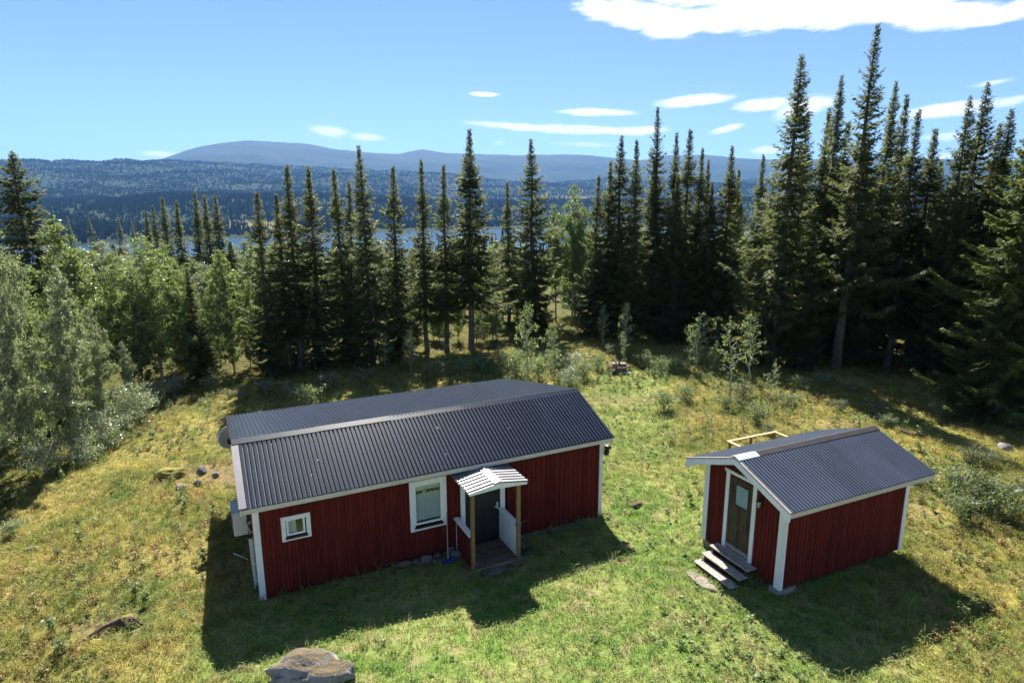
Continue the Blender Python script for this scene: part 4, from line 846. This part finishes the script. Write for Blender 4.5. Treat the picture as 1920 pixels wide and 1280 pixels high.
def birch_meshes(seed, H, Rad, leaves, size, mat, base=.15, limbs=26, clump=.30, multi=1, upright=.75):
    g = np.random.default_rng(seed); mb = MB(); tips = []
    for m_ in range(multi):
        lean = g.normal(0, .05 if multi == 1 else .13, 2); n = 7
        ax = [np.array([lean[0]*H*k/n*(k/n)+g.normal(0, .02)*k**.5, lean[1]*H*k/n*(k/n)+g.normal(0, .02)*k**.5, H*k/n*(1 if m_ == 0 else .82)]) for k in range(n+1)]; ax[0][2] = -.1
        r0 = (.008*H+.012)/multi**.4; mb.tube([tuple(a) for a in ax], [r0*(1-.92*k/n)+.004 for k in range(n+1)], 7)
        for j in range(limbs//multi):
            k = base+(1-base)*((j+g.uniform())/(limbs//multi)); k = min(k, .985); i = min(int(k*n), n-1); f = k*n-i; o = ax[i]*(1-f)+ax[i+1]*f
            a = j*2.4+g.normal(0, .4); prof = (min(1., (1-k)*2.1)**.7)*(.45+.55*min(1, (k-base)/.25+.25)); ln = Rad*prof*g.uniform(.65, 1.15)+.12
            d = np.array([math.cos(a), math.sin(a), upright*g.uniform(.5, 1.3)]); d /= np.linalg.norm(d)/1.0
            pts = [o, o+d*ln*.5, o+d*ln+np.array([0, 0, -.10*ln])]; mb.tube([tuple(q) for q in pts], [max(.006, r0*.32*(1-k*.6)), .008+r0*.1, .004], 5, False)
            m2 = max(3, int(ln*6))
            for q in range(m2):
                s = (q+.6)/m2; b_ = pts[0]+(pts[2]-pts[0])*s; dv = g.normal(0, 1, 3); dv[2] = dv[2]*.6+.15; dv = dv/np.linalg.norm(dv)*ln*.30*g.uniform(.4, 1.2); tips.append((b_+dv*.25, b_+dv+np.array([0, 0, -.05]), ln))
        tips.append((ax[-2], ax[-1]+np.array([0, 0, .1]), .5))
    nT = len(tips); wgt = np.array([.3+t_[2] for t_ in tips])*g.uniform(.4, 1.6, nT); idx = g.choice(nT, leaves, p=wgt/wgt.sum())
    A = np.array([t_[0] for t_ in tips])[idx]; B = np.array([t_[1] for t_ in tips])[idx]; s = g.uniform(.1, 1.1, (leaves, 1))
    rad_ = clump*Rad*.33
    p = A+(B-A)*s+g.normal(0, 1, (leaves, 3))*np.array([rad_, rad_, rad_*.8])*g.uniform(.3, 1, (leaves, 1)); p[:, 2] = np.maximum(p[:, 2], .04)
    nrm = rows(g.normal(0, 1, (leaves, 3))*np.array([.8, .8, .6])+np.array([0, 0, .45])); d = rows(np.cross(nrm, g.normal(0, 1, (leaves, 3)))); u = np.cross(nrm, d); L = size*g.uniform(.65, 1.35, (leaves, 1)); d = d+np.array([0, 0, -.2])
    Q = np.stack([p, p+d*L*.5+u*L*.34, p+d*L, p+d*L*.5-u*L*.34], 1)
    return quads_mesh('crown', Q, mat, np.clip(g.normal(.5, .28, leaves), 0, 1)), mb.mesh('trunk', 'birch_bark', True)

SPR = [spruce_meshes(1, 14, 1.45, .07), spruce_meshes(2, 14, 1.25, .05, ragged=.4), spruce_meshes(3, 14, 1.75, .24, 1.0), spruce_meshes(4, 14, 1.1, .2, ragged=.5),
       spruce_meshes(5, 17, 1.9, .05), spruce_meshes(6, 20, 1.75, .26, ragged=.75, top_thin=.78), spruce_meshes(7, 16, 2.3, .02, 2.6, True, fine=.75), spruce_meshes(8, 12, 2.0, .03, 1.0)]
SH = [14, 14, 14, 14, 17, 20, 16, 12]
BIR = [birch_meshes(21, 8, 1.9, 19000, .105, 'birch_leaves', .08, 38, .22), birch_meshes(22, 9, 2.1, 20000, .105, 'birch_leaves', .10, 40, .22), birch_meshes(23, 8.5, 1.9, 27000, .098, 'willow_leaves', .05, 44, .22), birch_meshes(24, 8, 1.7, 25000, .098, 'willow_leaves', .05, 42, .22), birch_meshes(25, 10, 2.0, 11000, .13, 'birch_leaves', .3, 32, .26)]
BH = [8, 9, 8.5, 8, 10]
SAP = [birch_meshes(31, 2.4, .55, 900, .07, 'sapling_leaves', .22, 22, .5), birch_meshes(32, 2.6, .5, 700, .07, 'sapling_leaves', .28, 20, .5), birch_meshes(33, 2.2, .65, 1300, .065, 'sapling_leaves', .08, 26, .5, 2), birch_meshes(34, 2.4, .5, 420, .07, 'sapling_leaves', .3, 18, .4)]
SPH = [2.4, 2.6, 2.2, 2.4]
BSH = [birch_meshes(41, .9, .6, 1100, .06, 'shrub_leaves', .02, 24, .6, 4, 1.0), birch_meshes(42, .8, .6, 1000, .06, 'sapling_leaves', .02, 24, .6, 4, 1.0), birch_meshes(43, 1.5, .95, 2600, .06, 'willow_leaves', .02, 34, .5, 4, 1.0)]
BSHH = [.9, .8, 1.5]
def plant(name, pair, base, scale, rz, label, cat, group=None, stretch=1.):
    o = empty(name, base, rz, label=label, cat=cat, group=group); o.rotation_euler = (rng.gauss(0, .014), rng.gauss(0, .014), rz); stretch *= rng.uniform(.88, 1.14); o.scale = (scale*stretch, scale*stretch, scale)
    new_obj('crown', pair[0], o); new_obj('trunk', pair[1], o); return o
ORD = 'first second third fourth fifth sixth seventh eighth ninth tenth eleventh twelfth thirteenth fourteenth fifteenth sixteenth seventeenth'.split()
def numbered(rows_): return list(zip(ORD, sorted(rows_)))
def spruce_px(bx, by, ty, kind, label, group=None, width=1.):
    p = hit_ground(bx, by); h = top_height(p, ty); s = h/SH[kind]
    return plant('spruce_tree', SPR[kind], p, s, rng.uniform(0, 6.28), label, 'spruce', group, width*1.22)
ROW = 'spruces standing in a row behind the cabin'; BACK = 'spruces deeper in the wood behind the cabin'; SHD = 'spruces of the dense stand behind the shed'; LFT = 'dark spruces rising behind the leafy trees'
LROW = 'slender dark spruce in the row behind the cabin'; LSHD = 'dark spruce in the dense stand beyond the shed'; LLFT = 'dark spruce top rising behind the pale leafy trees'
for nth, (bx, by, ty, k, wd) in numbered([(510, 708, 358, 1, .95), (565, 695, 306, 3, 1.), (545, 690, 362, 1, .8), (601, 690, 310, 0, .9), (655, 675, 315, 1, .9), (700, 685, 272, 0, .95), (750, 670, 310, 1, .85), (800, 662, 296, 3, .8), (838, 660, 306, 3, .85), (668, 668, 335, 3, .7)]):
    spruce_px(bx, by, ty, k, nth+' slender spruce of the row behind the cabin, counted from the leafy birches', ROW, wd)
spruce_px(884, 658, 240, 2, 'tall full spruce with a long bare lower trunk beyond the cabin ridge', ROW, 1.0)
spruce_px(1001, 622, 258, 0, 'broad spruce with a blunt top beside the leafy trees beyond the cabin', ROW, 1.1)
for nth, (bx, by, ty, k, wd) in numbered([(955, 612, 338, 3, .8), (1110, 632, 328, 1, .8), (1150, 630, 253, 0, .85), (1182, 632, 262, 1, .85), (1135, 625, 300, 3, .8), (1215, 628, 300, 3, .8)]):
    spruce_px(bx, by, ty, k, nth+' dark spruce beyond the fire pit, counted from the blunt topped spruce', 'spruces beyond the fire pit', wd)
spruce_px(1222, 625, 200, 5, 'very tall thin spruce with ragged top beyond the fire pit', 'spruces beyond the fire pit', .85)
for nth, (bx, by, ty, k, wd) in numbered([(1250, 632, 247, 0, .8), (1272, 628, 242, 1, .85), (1295, 630, 277, 1, .8), (1313, 630, 297, 0, .7), (1345, 645, 272, 2, .85), (1366, 640, 316, 1, .8), (1400, 622, 287, 3, .8), (1260, 640, 330, 0, .9), (1320, 645, 340, 2, .8)]):
    spruce_px(bx, by, ty, k, nth+' dark spruce beyond the saplings, counted from the very tall thin spruce', 'spruces beyond the saplings', wd)
spruce_px(1450, 682, 102, 4, 'tall pointed spruce with full crown to the ground beyond the shed', SHD, .85)
spruce_px(1568, 690, 47, 5, 'tallest spruce with ragged crooked top and bare lower trunk', SHD, 1.0)
spruce_px(1525, 668, 140, 4, 'tall spruce with a bare lower trunk in the white lichen patch', SHD, .85)
for nth, (bx, by, ty, k, wd) in numbered([(1480, 650, 218, 1, .8), (1512, 655, 200, 0, .85), (1540, 660, 225, 1, .8), (1610, 680, 150, 4, .8), (1640, 672, 175, 0, .8), (1665, 690, 200, 3, .8), (1700, 682, 240, 2, .9), (1590, 655, 230, 0, .9), (1745, 700, 178, 4, .85), (1765, 690, 156, 4, .8), (1720, 672, 300, 1, .9), (1800, 690, 230, 0, 1.), (1830, 700, 200, 4, 1.), (1880, 715, 200, 4, 1.1), (1940, 730, 160, 4, 1.1), (1500, 690, 420, 7, .6)]):
    spruce_px(bx, by, ty, k, nth+' dark spruce in the dense stand, counted from the tall pointed spruce', SHD, wd)
spruce_px(1872, 782, 140, 6, 'big bright green spruce with branches to the ground at the meadow edge', None, .95)
spruce_px(1985, 800, 110, 6, 'large green spruce cut by the edge of the meadow beside the bright one', None, .9)
spruce_px(88, 705, 282, 7, 'solitary broad dark spruce towering over the pale leafy trees', None, 1.25)
for nth, (bx, by, ty, k, wd) in numbered([(150, 560, 405, 1, .9), (190, 545, 402, 1, .8), (240, 550, 407, 1, .8), (262, 555, 416, 1, .8), (297, 600, 395, 0, .8), (312, 610, 384, 0, .75), (331, 612, 368, 0, .8), (353, 610, 375, 0, .75), (390, 610, 357, 0, .8), (408, 612, 364, 0, .75), (426, 610, 365, 0, .8), (10, 600, 440, 7, .9), (-35, 620, 400, 7, .9), (375, 712, 500, 7, .7)]):
    spruce_px(bx, by, ty, k, nth+' dark spruce behind the leafy trees, counted towards the spruce row', LFT, wd)
spruce_px(118, 800, 600, 7, 'narrow dark spruce standing among the silvery trees', None, .6)
spruce_px(20, 830, 560, 7, 'dark spruce hidden behind the tallest silvery tree', None, .6)
spruce_px(-45, 955, 640, 7, 'low bushy spruce at the foot of the pale leafy trees', None, 1.0)
def birch_px(bx, by, ty, k, label, group=None, width=1.):
    p = hit_ground(bx, by); h = top_height(p, ty)
    return plant('birch_tree', BIR[k], p, h/BH[k], rng.uniform(0, 6.28), label, 'birch', group, width)
for nth, (bx, by, ty, k, wd) in numbered([(55, 885, 415, 2, .56), (-30, 905, 480, 3, .6), (140, 862, 500, 3, .58), (205, 815, 575, 2, .6), (252, 772, 640, 3, .75), (100, 830, 540, 0, .6), (10, 850, 520, 3, .6), (172, 790, 560, 1, .55)]):
    birch_px(bx, by, ty, k, nth+' silvery leafy tree at the meadow edge, counted towards the cabin', 'silvery leafy trees at the meadow edge', wd)
for nth, (bx, by, ty, k, wd) in numbered([(180, 735, 412, 0, 1.15), (235, 720, 470, 1, 1.), (305, 722, 440, 1, .95), (355, 715, 500, 0, .9), (440, 700, 470, 0, .85), (415, 690, 475, 1, .8), (270, 735, 520, 0, 1.), (120, 740, 510, 1, 1.), (40, 760, 480, 0, 1.1), (470, 690, 520, 0, .7), (345, 690, 455, 1, .9)]):
    birch_px(bx, by, ty, k, nth+' green birch behind the silvery trees, counted towards the spruce row', 'green birches beside the spruce row', wd)
for nth, (bx, by, ty, k, wd) in numbered([(1072, 608, 345, 4, .9), (1042, 605, 385, 4, .8), (1425, 625, 400, 0, .8), (930, 636, 560, 3, .6), (905, 612, 480, 1, .6), (1085, 610, 400, 4, .8), (620, 660, 560, 0, .6), (860, 640, 540, 1, .7), (770, 640, 540, 0, .6), (1690, 630, 500, 1, .7)]):
    birch_px(bx, by, ty, k, nth+' light green birch among the dark spruces, counted towards the shed', 'birches among the spruces', wd)
# filler behind the first row, on the slope that runs down to the lake
g = np.random.default_rng(77); n_s = 0
while n_s < 105:
    px = g.uniform(-80, 2000); y = g.uniform(46, 150)**1.0; x = y*(px-960)/FPX*1.02
    lim = np.interp(px, [-100, 120, 150, 300, 430, 520, 560, 900, 940, 970, 1150, 1400, 1440, 2000], [470, 500, 510, 470, 480, 470, 440, 425, 470, 420, 380, 330, 300, 300])+g.uniform(8, 75)
    p = Vector((x, y, float(terr(x, y)))); h = top_height(p, lim)
    if h < 4.5: continue
    h = min(h, 15.5); n_s += 1
    if g.uniform() < .62: k = int(g.choice([0, 1, 2, 3])); plant('spruce_tree', SPR[k], p, h/SH[k], g.uniform(0, 6.28), 'dark spruce on the slope that falls to the lake', 'spruce', 'spruces on the slope behind the meadow', g.uniform(.9, 1.25))
    else: k = int(g.choice([0, 1])); h = min(h, 9); plant('birch_tree', BIR[k], p, h/BH[k], g.uniform(0, 6.28), 'green birch on the slope that falls to the lake', 'birch', 'birches on the slope behind the meadow', g.uniform(.9, 1.2))
n_s = 0
while n_s < 110:                                # undergrowth trees close behind the spruce row
    px = g.uniform(290, 1950); y = g.uniform(0, 1)**1.5*38+max(float(np.interp(px, [280, 480, 900, 1150, 1400, 1500, 1700, 1950], [34, 36, 42, 46, 45, 42, 39, 37])), 34); x = y*(px-960)/FPX*1.02
    lim = np.interp(px, [290, 430, 900, 1400, 1950], [560, 510, 490, 440, 400])+g.uniform(0, 110); p = Vector((x, y, float(terr(x, y)))); h = top_height(p, lim)
    if h < 2.: continue
    n_s += 1; h = min(h, 9)
    if g.uniform() < .45: k = int(g.choice([0, 2, 7])); plant('spruce_tree', SPR[k], p, h/SH[k], g.uniform(0, 6.28), 'young dark spruce in the undergrowth behind the spruce row', 'spruce', 'young spruces behind the spruce row', g.uniform(1.2, 1.7))
    else: k = int(g.choice([0, 1])); plant('birch_tree', BIR[k], p, h/BH[k], g.uniform(0, 6.28), 'small green birch in the undergrowth behind the spruce row', 'birch', 'small birches behind the spruce row', g.uniform(1., 1.3))
n_s = 0
while n_s < 130:                                # leafy belt that closes the view between the trunks and the lake
    px = g.uniform(-60, 1000) if n_s < 55 else g.uniform(175, 570) if n_s < 110 else g.uniform(1000, 1900); y = g.uniform(47, 85); x = y*(px-960)/FPX*1.02
    lim = np.interp(px, [-60, 100, 125, 150, 175, 280, 300, 430, 445, 530, 920, 950, 1000, 1400, 1900], [470, 460, 500, 500, 450, 452, 482, 482, 450, 444, 442, 455, 430, 400, 380])+g.uniform(0, 1)**2*45; p = Vector((x, y, float(terr(x, y)))); h = top_height(p, lim)
    if h < 3.: continue
    n_s += 1; h = min(h, 10)
    if g.uniform() < .35: k = int(g.choice([0, 2, 7])); plant('spruce_tree', SPR[k], p, h/SH[k], g.uniform(0, 6.28), 'dark spruce on the slope that falls to the lake', 'spruce', 'spruces on the slope behind the meadow', g.uniform(1.5, 2.0))
    else: k = int(g.choice([0, 1, 0, 1, 2])); plant('birch_tree', BIR[k], p, h/BH[k], g.uniform(0, 6.28), 'green birch on the slope that falls to the lake', 'birch', 'birches on the slope behind the meadow', g.uniform(1.2, 1.6))
# saplings and shrubs on the meadow
SG = 'young birches on the meadow'
for bx, by, ty, k, wd, lb in [(990, 722, 575, 0, .9, 'tall young birch just beyond the cabin ridge end'), (1037, 702, 608, 1, .9, 'thin young birch beside the tall one beyond the cabin ridge'), (1130, 648, 575, 0, .8, 'shaded young birch at the forest edge beyond the fire pit'), (1172, 668, 570, 0, .8, 'young birch with bluish crown just behind the fire pit'), (1168, 682, 622, 1, .8, 'small young birch directly above the fire pit'),
        (1305, 690, 588, 2, .95, 'bushy young birch in the sapling group near the spruces'), (1338, 702, 640, 2, .7, 'low young birch beside the bushy one'), (1368, 748, 605, 3, .9, 'slender young birch with an open crown among tall weeds'), (1404, 722, 590, 1, .95, 'tall leaning young birch in the sapling group'), (1440, 778, 680, 3, .9, 'sparse thin young birch closest to the timber frame'),
        (771, 700, 612, 2, .7, 'pale young birch at the foot of the spruce row'), (722, 690, 622, 2, .75, 'shaded young birch under the spruce row'), (545, 702, 640, 1, .8, 'young birch beside the first trunk of the spruce row'), (935, 690, 640, 2, .7, 'low young birch near the fallen log')]:
    p = hit_ground(bx, by); h = top_height(p, ty); plant('young_birch', SAP[k], p, h/SPH[k], rng.uniform(0, 6.28), lb, 'sapling', SG, wd)
SBL = {0: 'dark green low shrub on the meadow', 1: 'pale green low shrub on the meadow', 2: 'silvery willow shrub on the meadow'}
shrubs = []
for bx, by, ty, k in [(1820, 872, 838, 0), (1850, 870, 845, 0), (1790, 935, 880, 1), (1825, 955, 890, 0), (1870, 965, 905, 1), (1905, 950, 900, 0), (1800, 975, 930, 1), (1760, 780, 755, 1), (1893, 800, 765, 1), (1640, 775, 752, 0), (1660, 800, 778, 1), (1245, 770, 735, 1), (1283, 752, 722, 1), (1390, 750, 715, 0), (1360, 770, 742, 1), (1420, 795, 760, 1), (1065, 725, 690, 2), (1095, 715, 680, 1), (1010, 715, 672, 1), (965, 705, 660, 1), (1120, 695, 665, 1), (1075, 700, 662, 2), (1040, 690, 655, 1), (1150, 665, 645, 0), (1210, 690, 660, 0), (1240, 700, 672, 1), (1270, 700, 668, 1), (578, 765, 722, 1), (545, 742, 715, 0), (500, 740, 712, 0), (450, 752, 725, 0), (620, 730, 700, 0), (235, 800, 720, 2), (200, 835, 770, 2), (265, 785, 735, 2), (160, 870, 815, 2), (90, 890, 830, 2), (290, 750, 715, 2), (680, 720, 692, 0), (820, 705, 678, 1), (1545, 720, 700, 1), (1600, 735, 712, 1), (1500, 730, 705, 1), (30, 760, 730, 0), (330, 735, 705, 2), (400, 735, 700, 0), (1710, 905, 885, 0), (1575, 770, 750, 0), (1480, 760, 738, 1), (1440, 815, 795, 0), (865, 700, 672, 1), (905, 695, 665, 1), (20, 1005, 980, 1)]:
    p = hit_ground(bx, by); h = max(.3, top_height(p, ty)); shrubs.append((plant('shrub', BSH[k], p, h/BSHH[k], rng.uniform(0, 6.28), SBL[k], 'shrub', SBL[k].replace('shrub', 'shrubs'), min(1.6, 1.15/(h/BSHH[k])**.5)), k))

LM = {'the shed': (8.2, 15.5), 'the fire pit': (6.2, 35), 'the timber frame': (8.6, 21.5), 'the bushy young birch': tuple(hit_ground(1305, 690))[:2], 'the tall young birch beyond the ridge': tuple(hit_ground(990, 722))[:2], 'the cabin': (-3, 19), 'the first spruce of the row': (-13.3, 33.6), 'the solitary broad spruce': (-20, 34), 'the big bright spruce': tuple(hit_ground(1872, 782))[:2], 'the silvery trees': (-17, 22.5)}
cnt = {}
for o, k, lm, dist in sorted([(o, k, *min(((n_, math.hypot(o.location.x-q[0], o.location.y-q[1])) for n_, q in LM.items()), key=lambda e: e[1])) for o, k in shrubs], key=lambda e: e[3]):
    i = cnt[k, lm] = cnt.get((k, lm), -1)+1
    o['label'] = SBL[k].replace(' on the meadow', '')+', '+(ORD[i]+' nearest to ' if i else 'the nearest one to ')+lm

# ------------------------------------------------------------------ grass, herbs, the far wood
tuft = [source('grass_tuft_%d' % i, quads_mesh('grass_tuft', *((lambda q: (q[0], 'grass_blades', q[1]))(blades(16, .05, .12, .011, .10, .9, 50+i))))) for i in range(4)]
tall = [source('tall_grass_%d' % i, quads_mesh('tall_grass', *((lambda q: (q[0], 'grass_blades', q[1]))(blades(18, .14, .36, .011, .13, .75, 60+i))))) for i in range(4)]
herb = [source('herb_%d' % i, quads_mesh('herb', *((lambda q: (q[0], 'herb_leaves', q[1]))(leafy(60, .42, .20, .085, 70+i))))) for i in range(3)]
low = [source('low_herb_%d' % i, quads_mesh('low_herb', *((lambda q: (q[0], 'herb_leaves', q[1]))(leafy(26, .10, .14, .075, 80+i))))) for i in range(2)]
heath = [source('heath_%d' % i, quads_mesh('heath', *((lambda q: (q[0], 'heath_leaves', q[1]))(leafy(50, .16, .17, .05, 90+i, 7))))) for i in range(2)]
fade = lambda Y: np.interp(Y, [8, 14, 22, 34, 46, 55], [1, .9, .62, .42, .32, .2])
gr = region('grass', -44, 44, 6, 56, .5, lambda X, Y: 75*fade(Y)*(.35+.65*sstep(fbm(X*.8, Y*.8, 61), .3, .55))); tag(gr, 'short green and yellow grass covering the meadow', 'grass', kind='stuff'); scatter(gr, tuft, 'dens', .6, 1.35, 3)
def wall_dist(X, Y):
    a = cab_local(X, Y); b_ = shed_local(X, Y)
    return np.minimum(np.maximum(np.maximum(-a[0], a[0]-9.8), np.maximum(-a[1], a[1]-6.65)), np.maximum(np.maximum(-b_[0], b_[0]-4.35), np.maximum(-b_[1], b_[1]-2.65)))
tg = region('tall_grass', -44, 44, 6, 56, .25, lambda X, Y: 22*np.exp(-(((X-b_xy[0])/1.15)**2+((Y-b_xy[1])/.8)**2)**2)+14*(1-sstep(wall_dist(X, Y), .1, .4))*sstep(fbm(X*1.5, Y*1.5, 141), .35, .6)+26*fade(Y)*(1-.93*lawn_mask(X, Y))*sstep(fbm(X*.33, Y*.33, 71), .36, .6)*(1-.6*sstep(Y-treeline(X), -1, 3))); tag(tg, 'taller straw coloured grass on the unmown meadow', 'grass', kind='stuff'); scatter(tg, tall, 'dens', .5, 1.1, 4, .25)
def herb_density(X, Y):
    d = .9*(1-lawn_mask(X, Y))*sstep(fbm(X*.5, Y*.5, 81), .5, .68)
    for px, py, r1, r2, k in [(1040, 695, 4.2, 3.0, 5), (960, 690, 3.5, 2.5, 4), (1300, 705, 3.6, 3., 3), (1420, 760, 2.6, 3.2, 3.5), (1830, 930, 1.7, 2., 5), (1220, 690, 2.5, 2, 3), (250, 790, 2, 4, 3), (600, 740, 5, 3, 1.5), (1560, 745, 4, 2.5, 1.6)]:
        c_ = hit_ground(px, py); d = d+k*np.exp(-((X-c_.x)/r1)**2-((Y-c_.y)/r2)**2)*(.3+.7*sstep(fbm(X*.7, Y*.7, 91), .38, .55))
    return d*(1-.7*sstep(Y-treeline(X), 1, 5))
hb = region('meadow_herbs', -44, 44, 8, 56, .5, herb_density); tag(hb, 'leafy meadow herbs and seedlings growing in patches', 'herbs', kind='stuff'); scatter(hb, herb, 'dens', .5, 1.15, 6, .2)
lh = region('low_herbs', -44, 44, 6, 40, .4, lambda X, Y: 5*fade(Y)*sstep(fbm(X*.45, Y*.45, 101), .46, .62)+16*np.exp(-((X-4.9)/1.7)**2-((Y-11.6)/1.2)**2)); tag(lh, 'low broad leaved weeds in the lawn', 'weeds', kind='stuff'); scatter(lh, low, 'dens', .5, 1.2, 8, .2)
ht = region('heath', -44, 44, 7, 60, .5, lambda X, Y: 9*fade(Y)*(1-.97*lawn_mask(X, Y))*sstep(fbm(X*.28, Y*.28, 111), .40, .58)+1.2*sstep(Y-treeline(X), -2, 2)); tag(ht, 'low rusty heath and berry scrub on the rough meadow', 'heath', kind='stuff'); scatter(ht, heath, 'dens', .5, 1.3, 9, .2)
fc = MB(); g = np.random.default_rng(3)
def cone_clump(seed):
    g = np.random.default_rng(seed); Q = []; T = []
    for _ in range(4):
        cx_, cy_ = g.uniform(-9, 9, 2); h = g.uniform(8, 16); r_ = g.uniform(1.4, 2.4); tt_ = g.uniform()
        if g.uniform() < .25: h *= .7; r_ *= 1.6; tt_ = 1.
        for k in range(5):
            a0_, a1_ = k*1.2566, (k+1)*1.2566
            Q.append([(cx_+r_*math.cos(a0_), cy_+r_*math.sin(a0_), -1), (cx_+r_*math.cos(a1_), cy_+r_*math.sin(a1_), -1), (cx_+.45*r_*math.cos(a1_), cy_+.45*r_*math.sin(a1_), h*.6), (cx_+.45*r_*math.cos(a0_), cy_+.45*r_*math.sin(a0_), h*.6)])
            Q.append([(cx_+.45*r_*math.cos(a0_), cy_+.45*r_*math.sin(a0_), h*.6), (cx_+.45*r_*math.cos(a1_), cy_+.45*r_*math.sin(a1_), h*.6), (cx_+.02, cy_, h), (cx_-.02, cy_, h)]); T += [tt_, tt_]
    return quads_mesh('conifer_clump', np.array(Q), 'far_conifers', T)
fw = [source('conifer_clump_%d' % i, cone_clump(200+i)) for i in range(4)]
far = new_obj('far_forest', hills.data); tag(far, 'distant conifer forest covering the hills beyond the lake', 'forest', kind='stuff'); scatter(far, fw, 'fdens', .7, 1.25, 10, .03)
# the wooded slope down to the near lake shore, read as one mass
X, Y = np.meshgrid(np.arange(-700, 700, 12.), np.arange(150, 620, 12.)); nd = .012*sstep(terr(X, Y), LAKE_Z+.5, LAKE_Z+2)
ns = sheet('shore_forest', X, Y, terr(X, Y), 'ground_soil', {'dens': nd}); tag(ns, 'forest on the slope running down to the near lake shore', 'forest', kind='stuff'); scatter(ns, fw, 'dens', .6, .95, 12, .03)

# ------------------------------------------------------------------ haze
m, t, out = material('haze_air')
pv = t.add('ShaderNodeVolumePrincipled', {'Color': (.20, .47, 1., 1), 'Density': HAZE_DENSITY, 'Anisotropy': .1}); t.l.new(pv.outputs[0], out.inputs['Volume'])
hz_ = MB().box(-13500, 13500, -400, 13500, -70, 1150).build('haze', 'haze_air'); tag(hz_, kind='stuff')
scene.cycles.volume_bounces = 0; scene.cycles.max_bounces = 6; scene.cycles.transparent_max_bounces = 8; scene.cycles.diffuse_bounces = 3; scene.cycles.glossy_bounces = 2
scene.cycles.use_denoising = True; scene.cycles.adaptive_threshold = .02
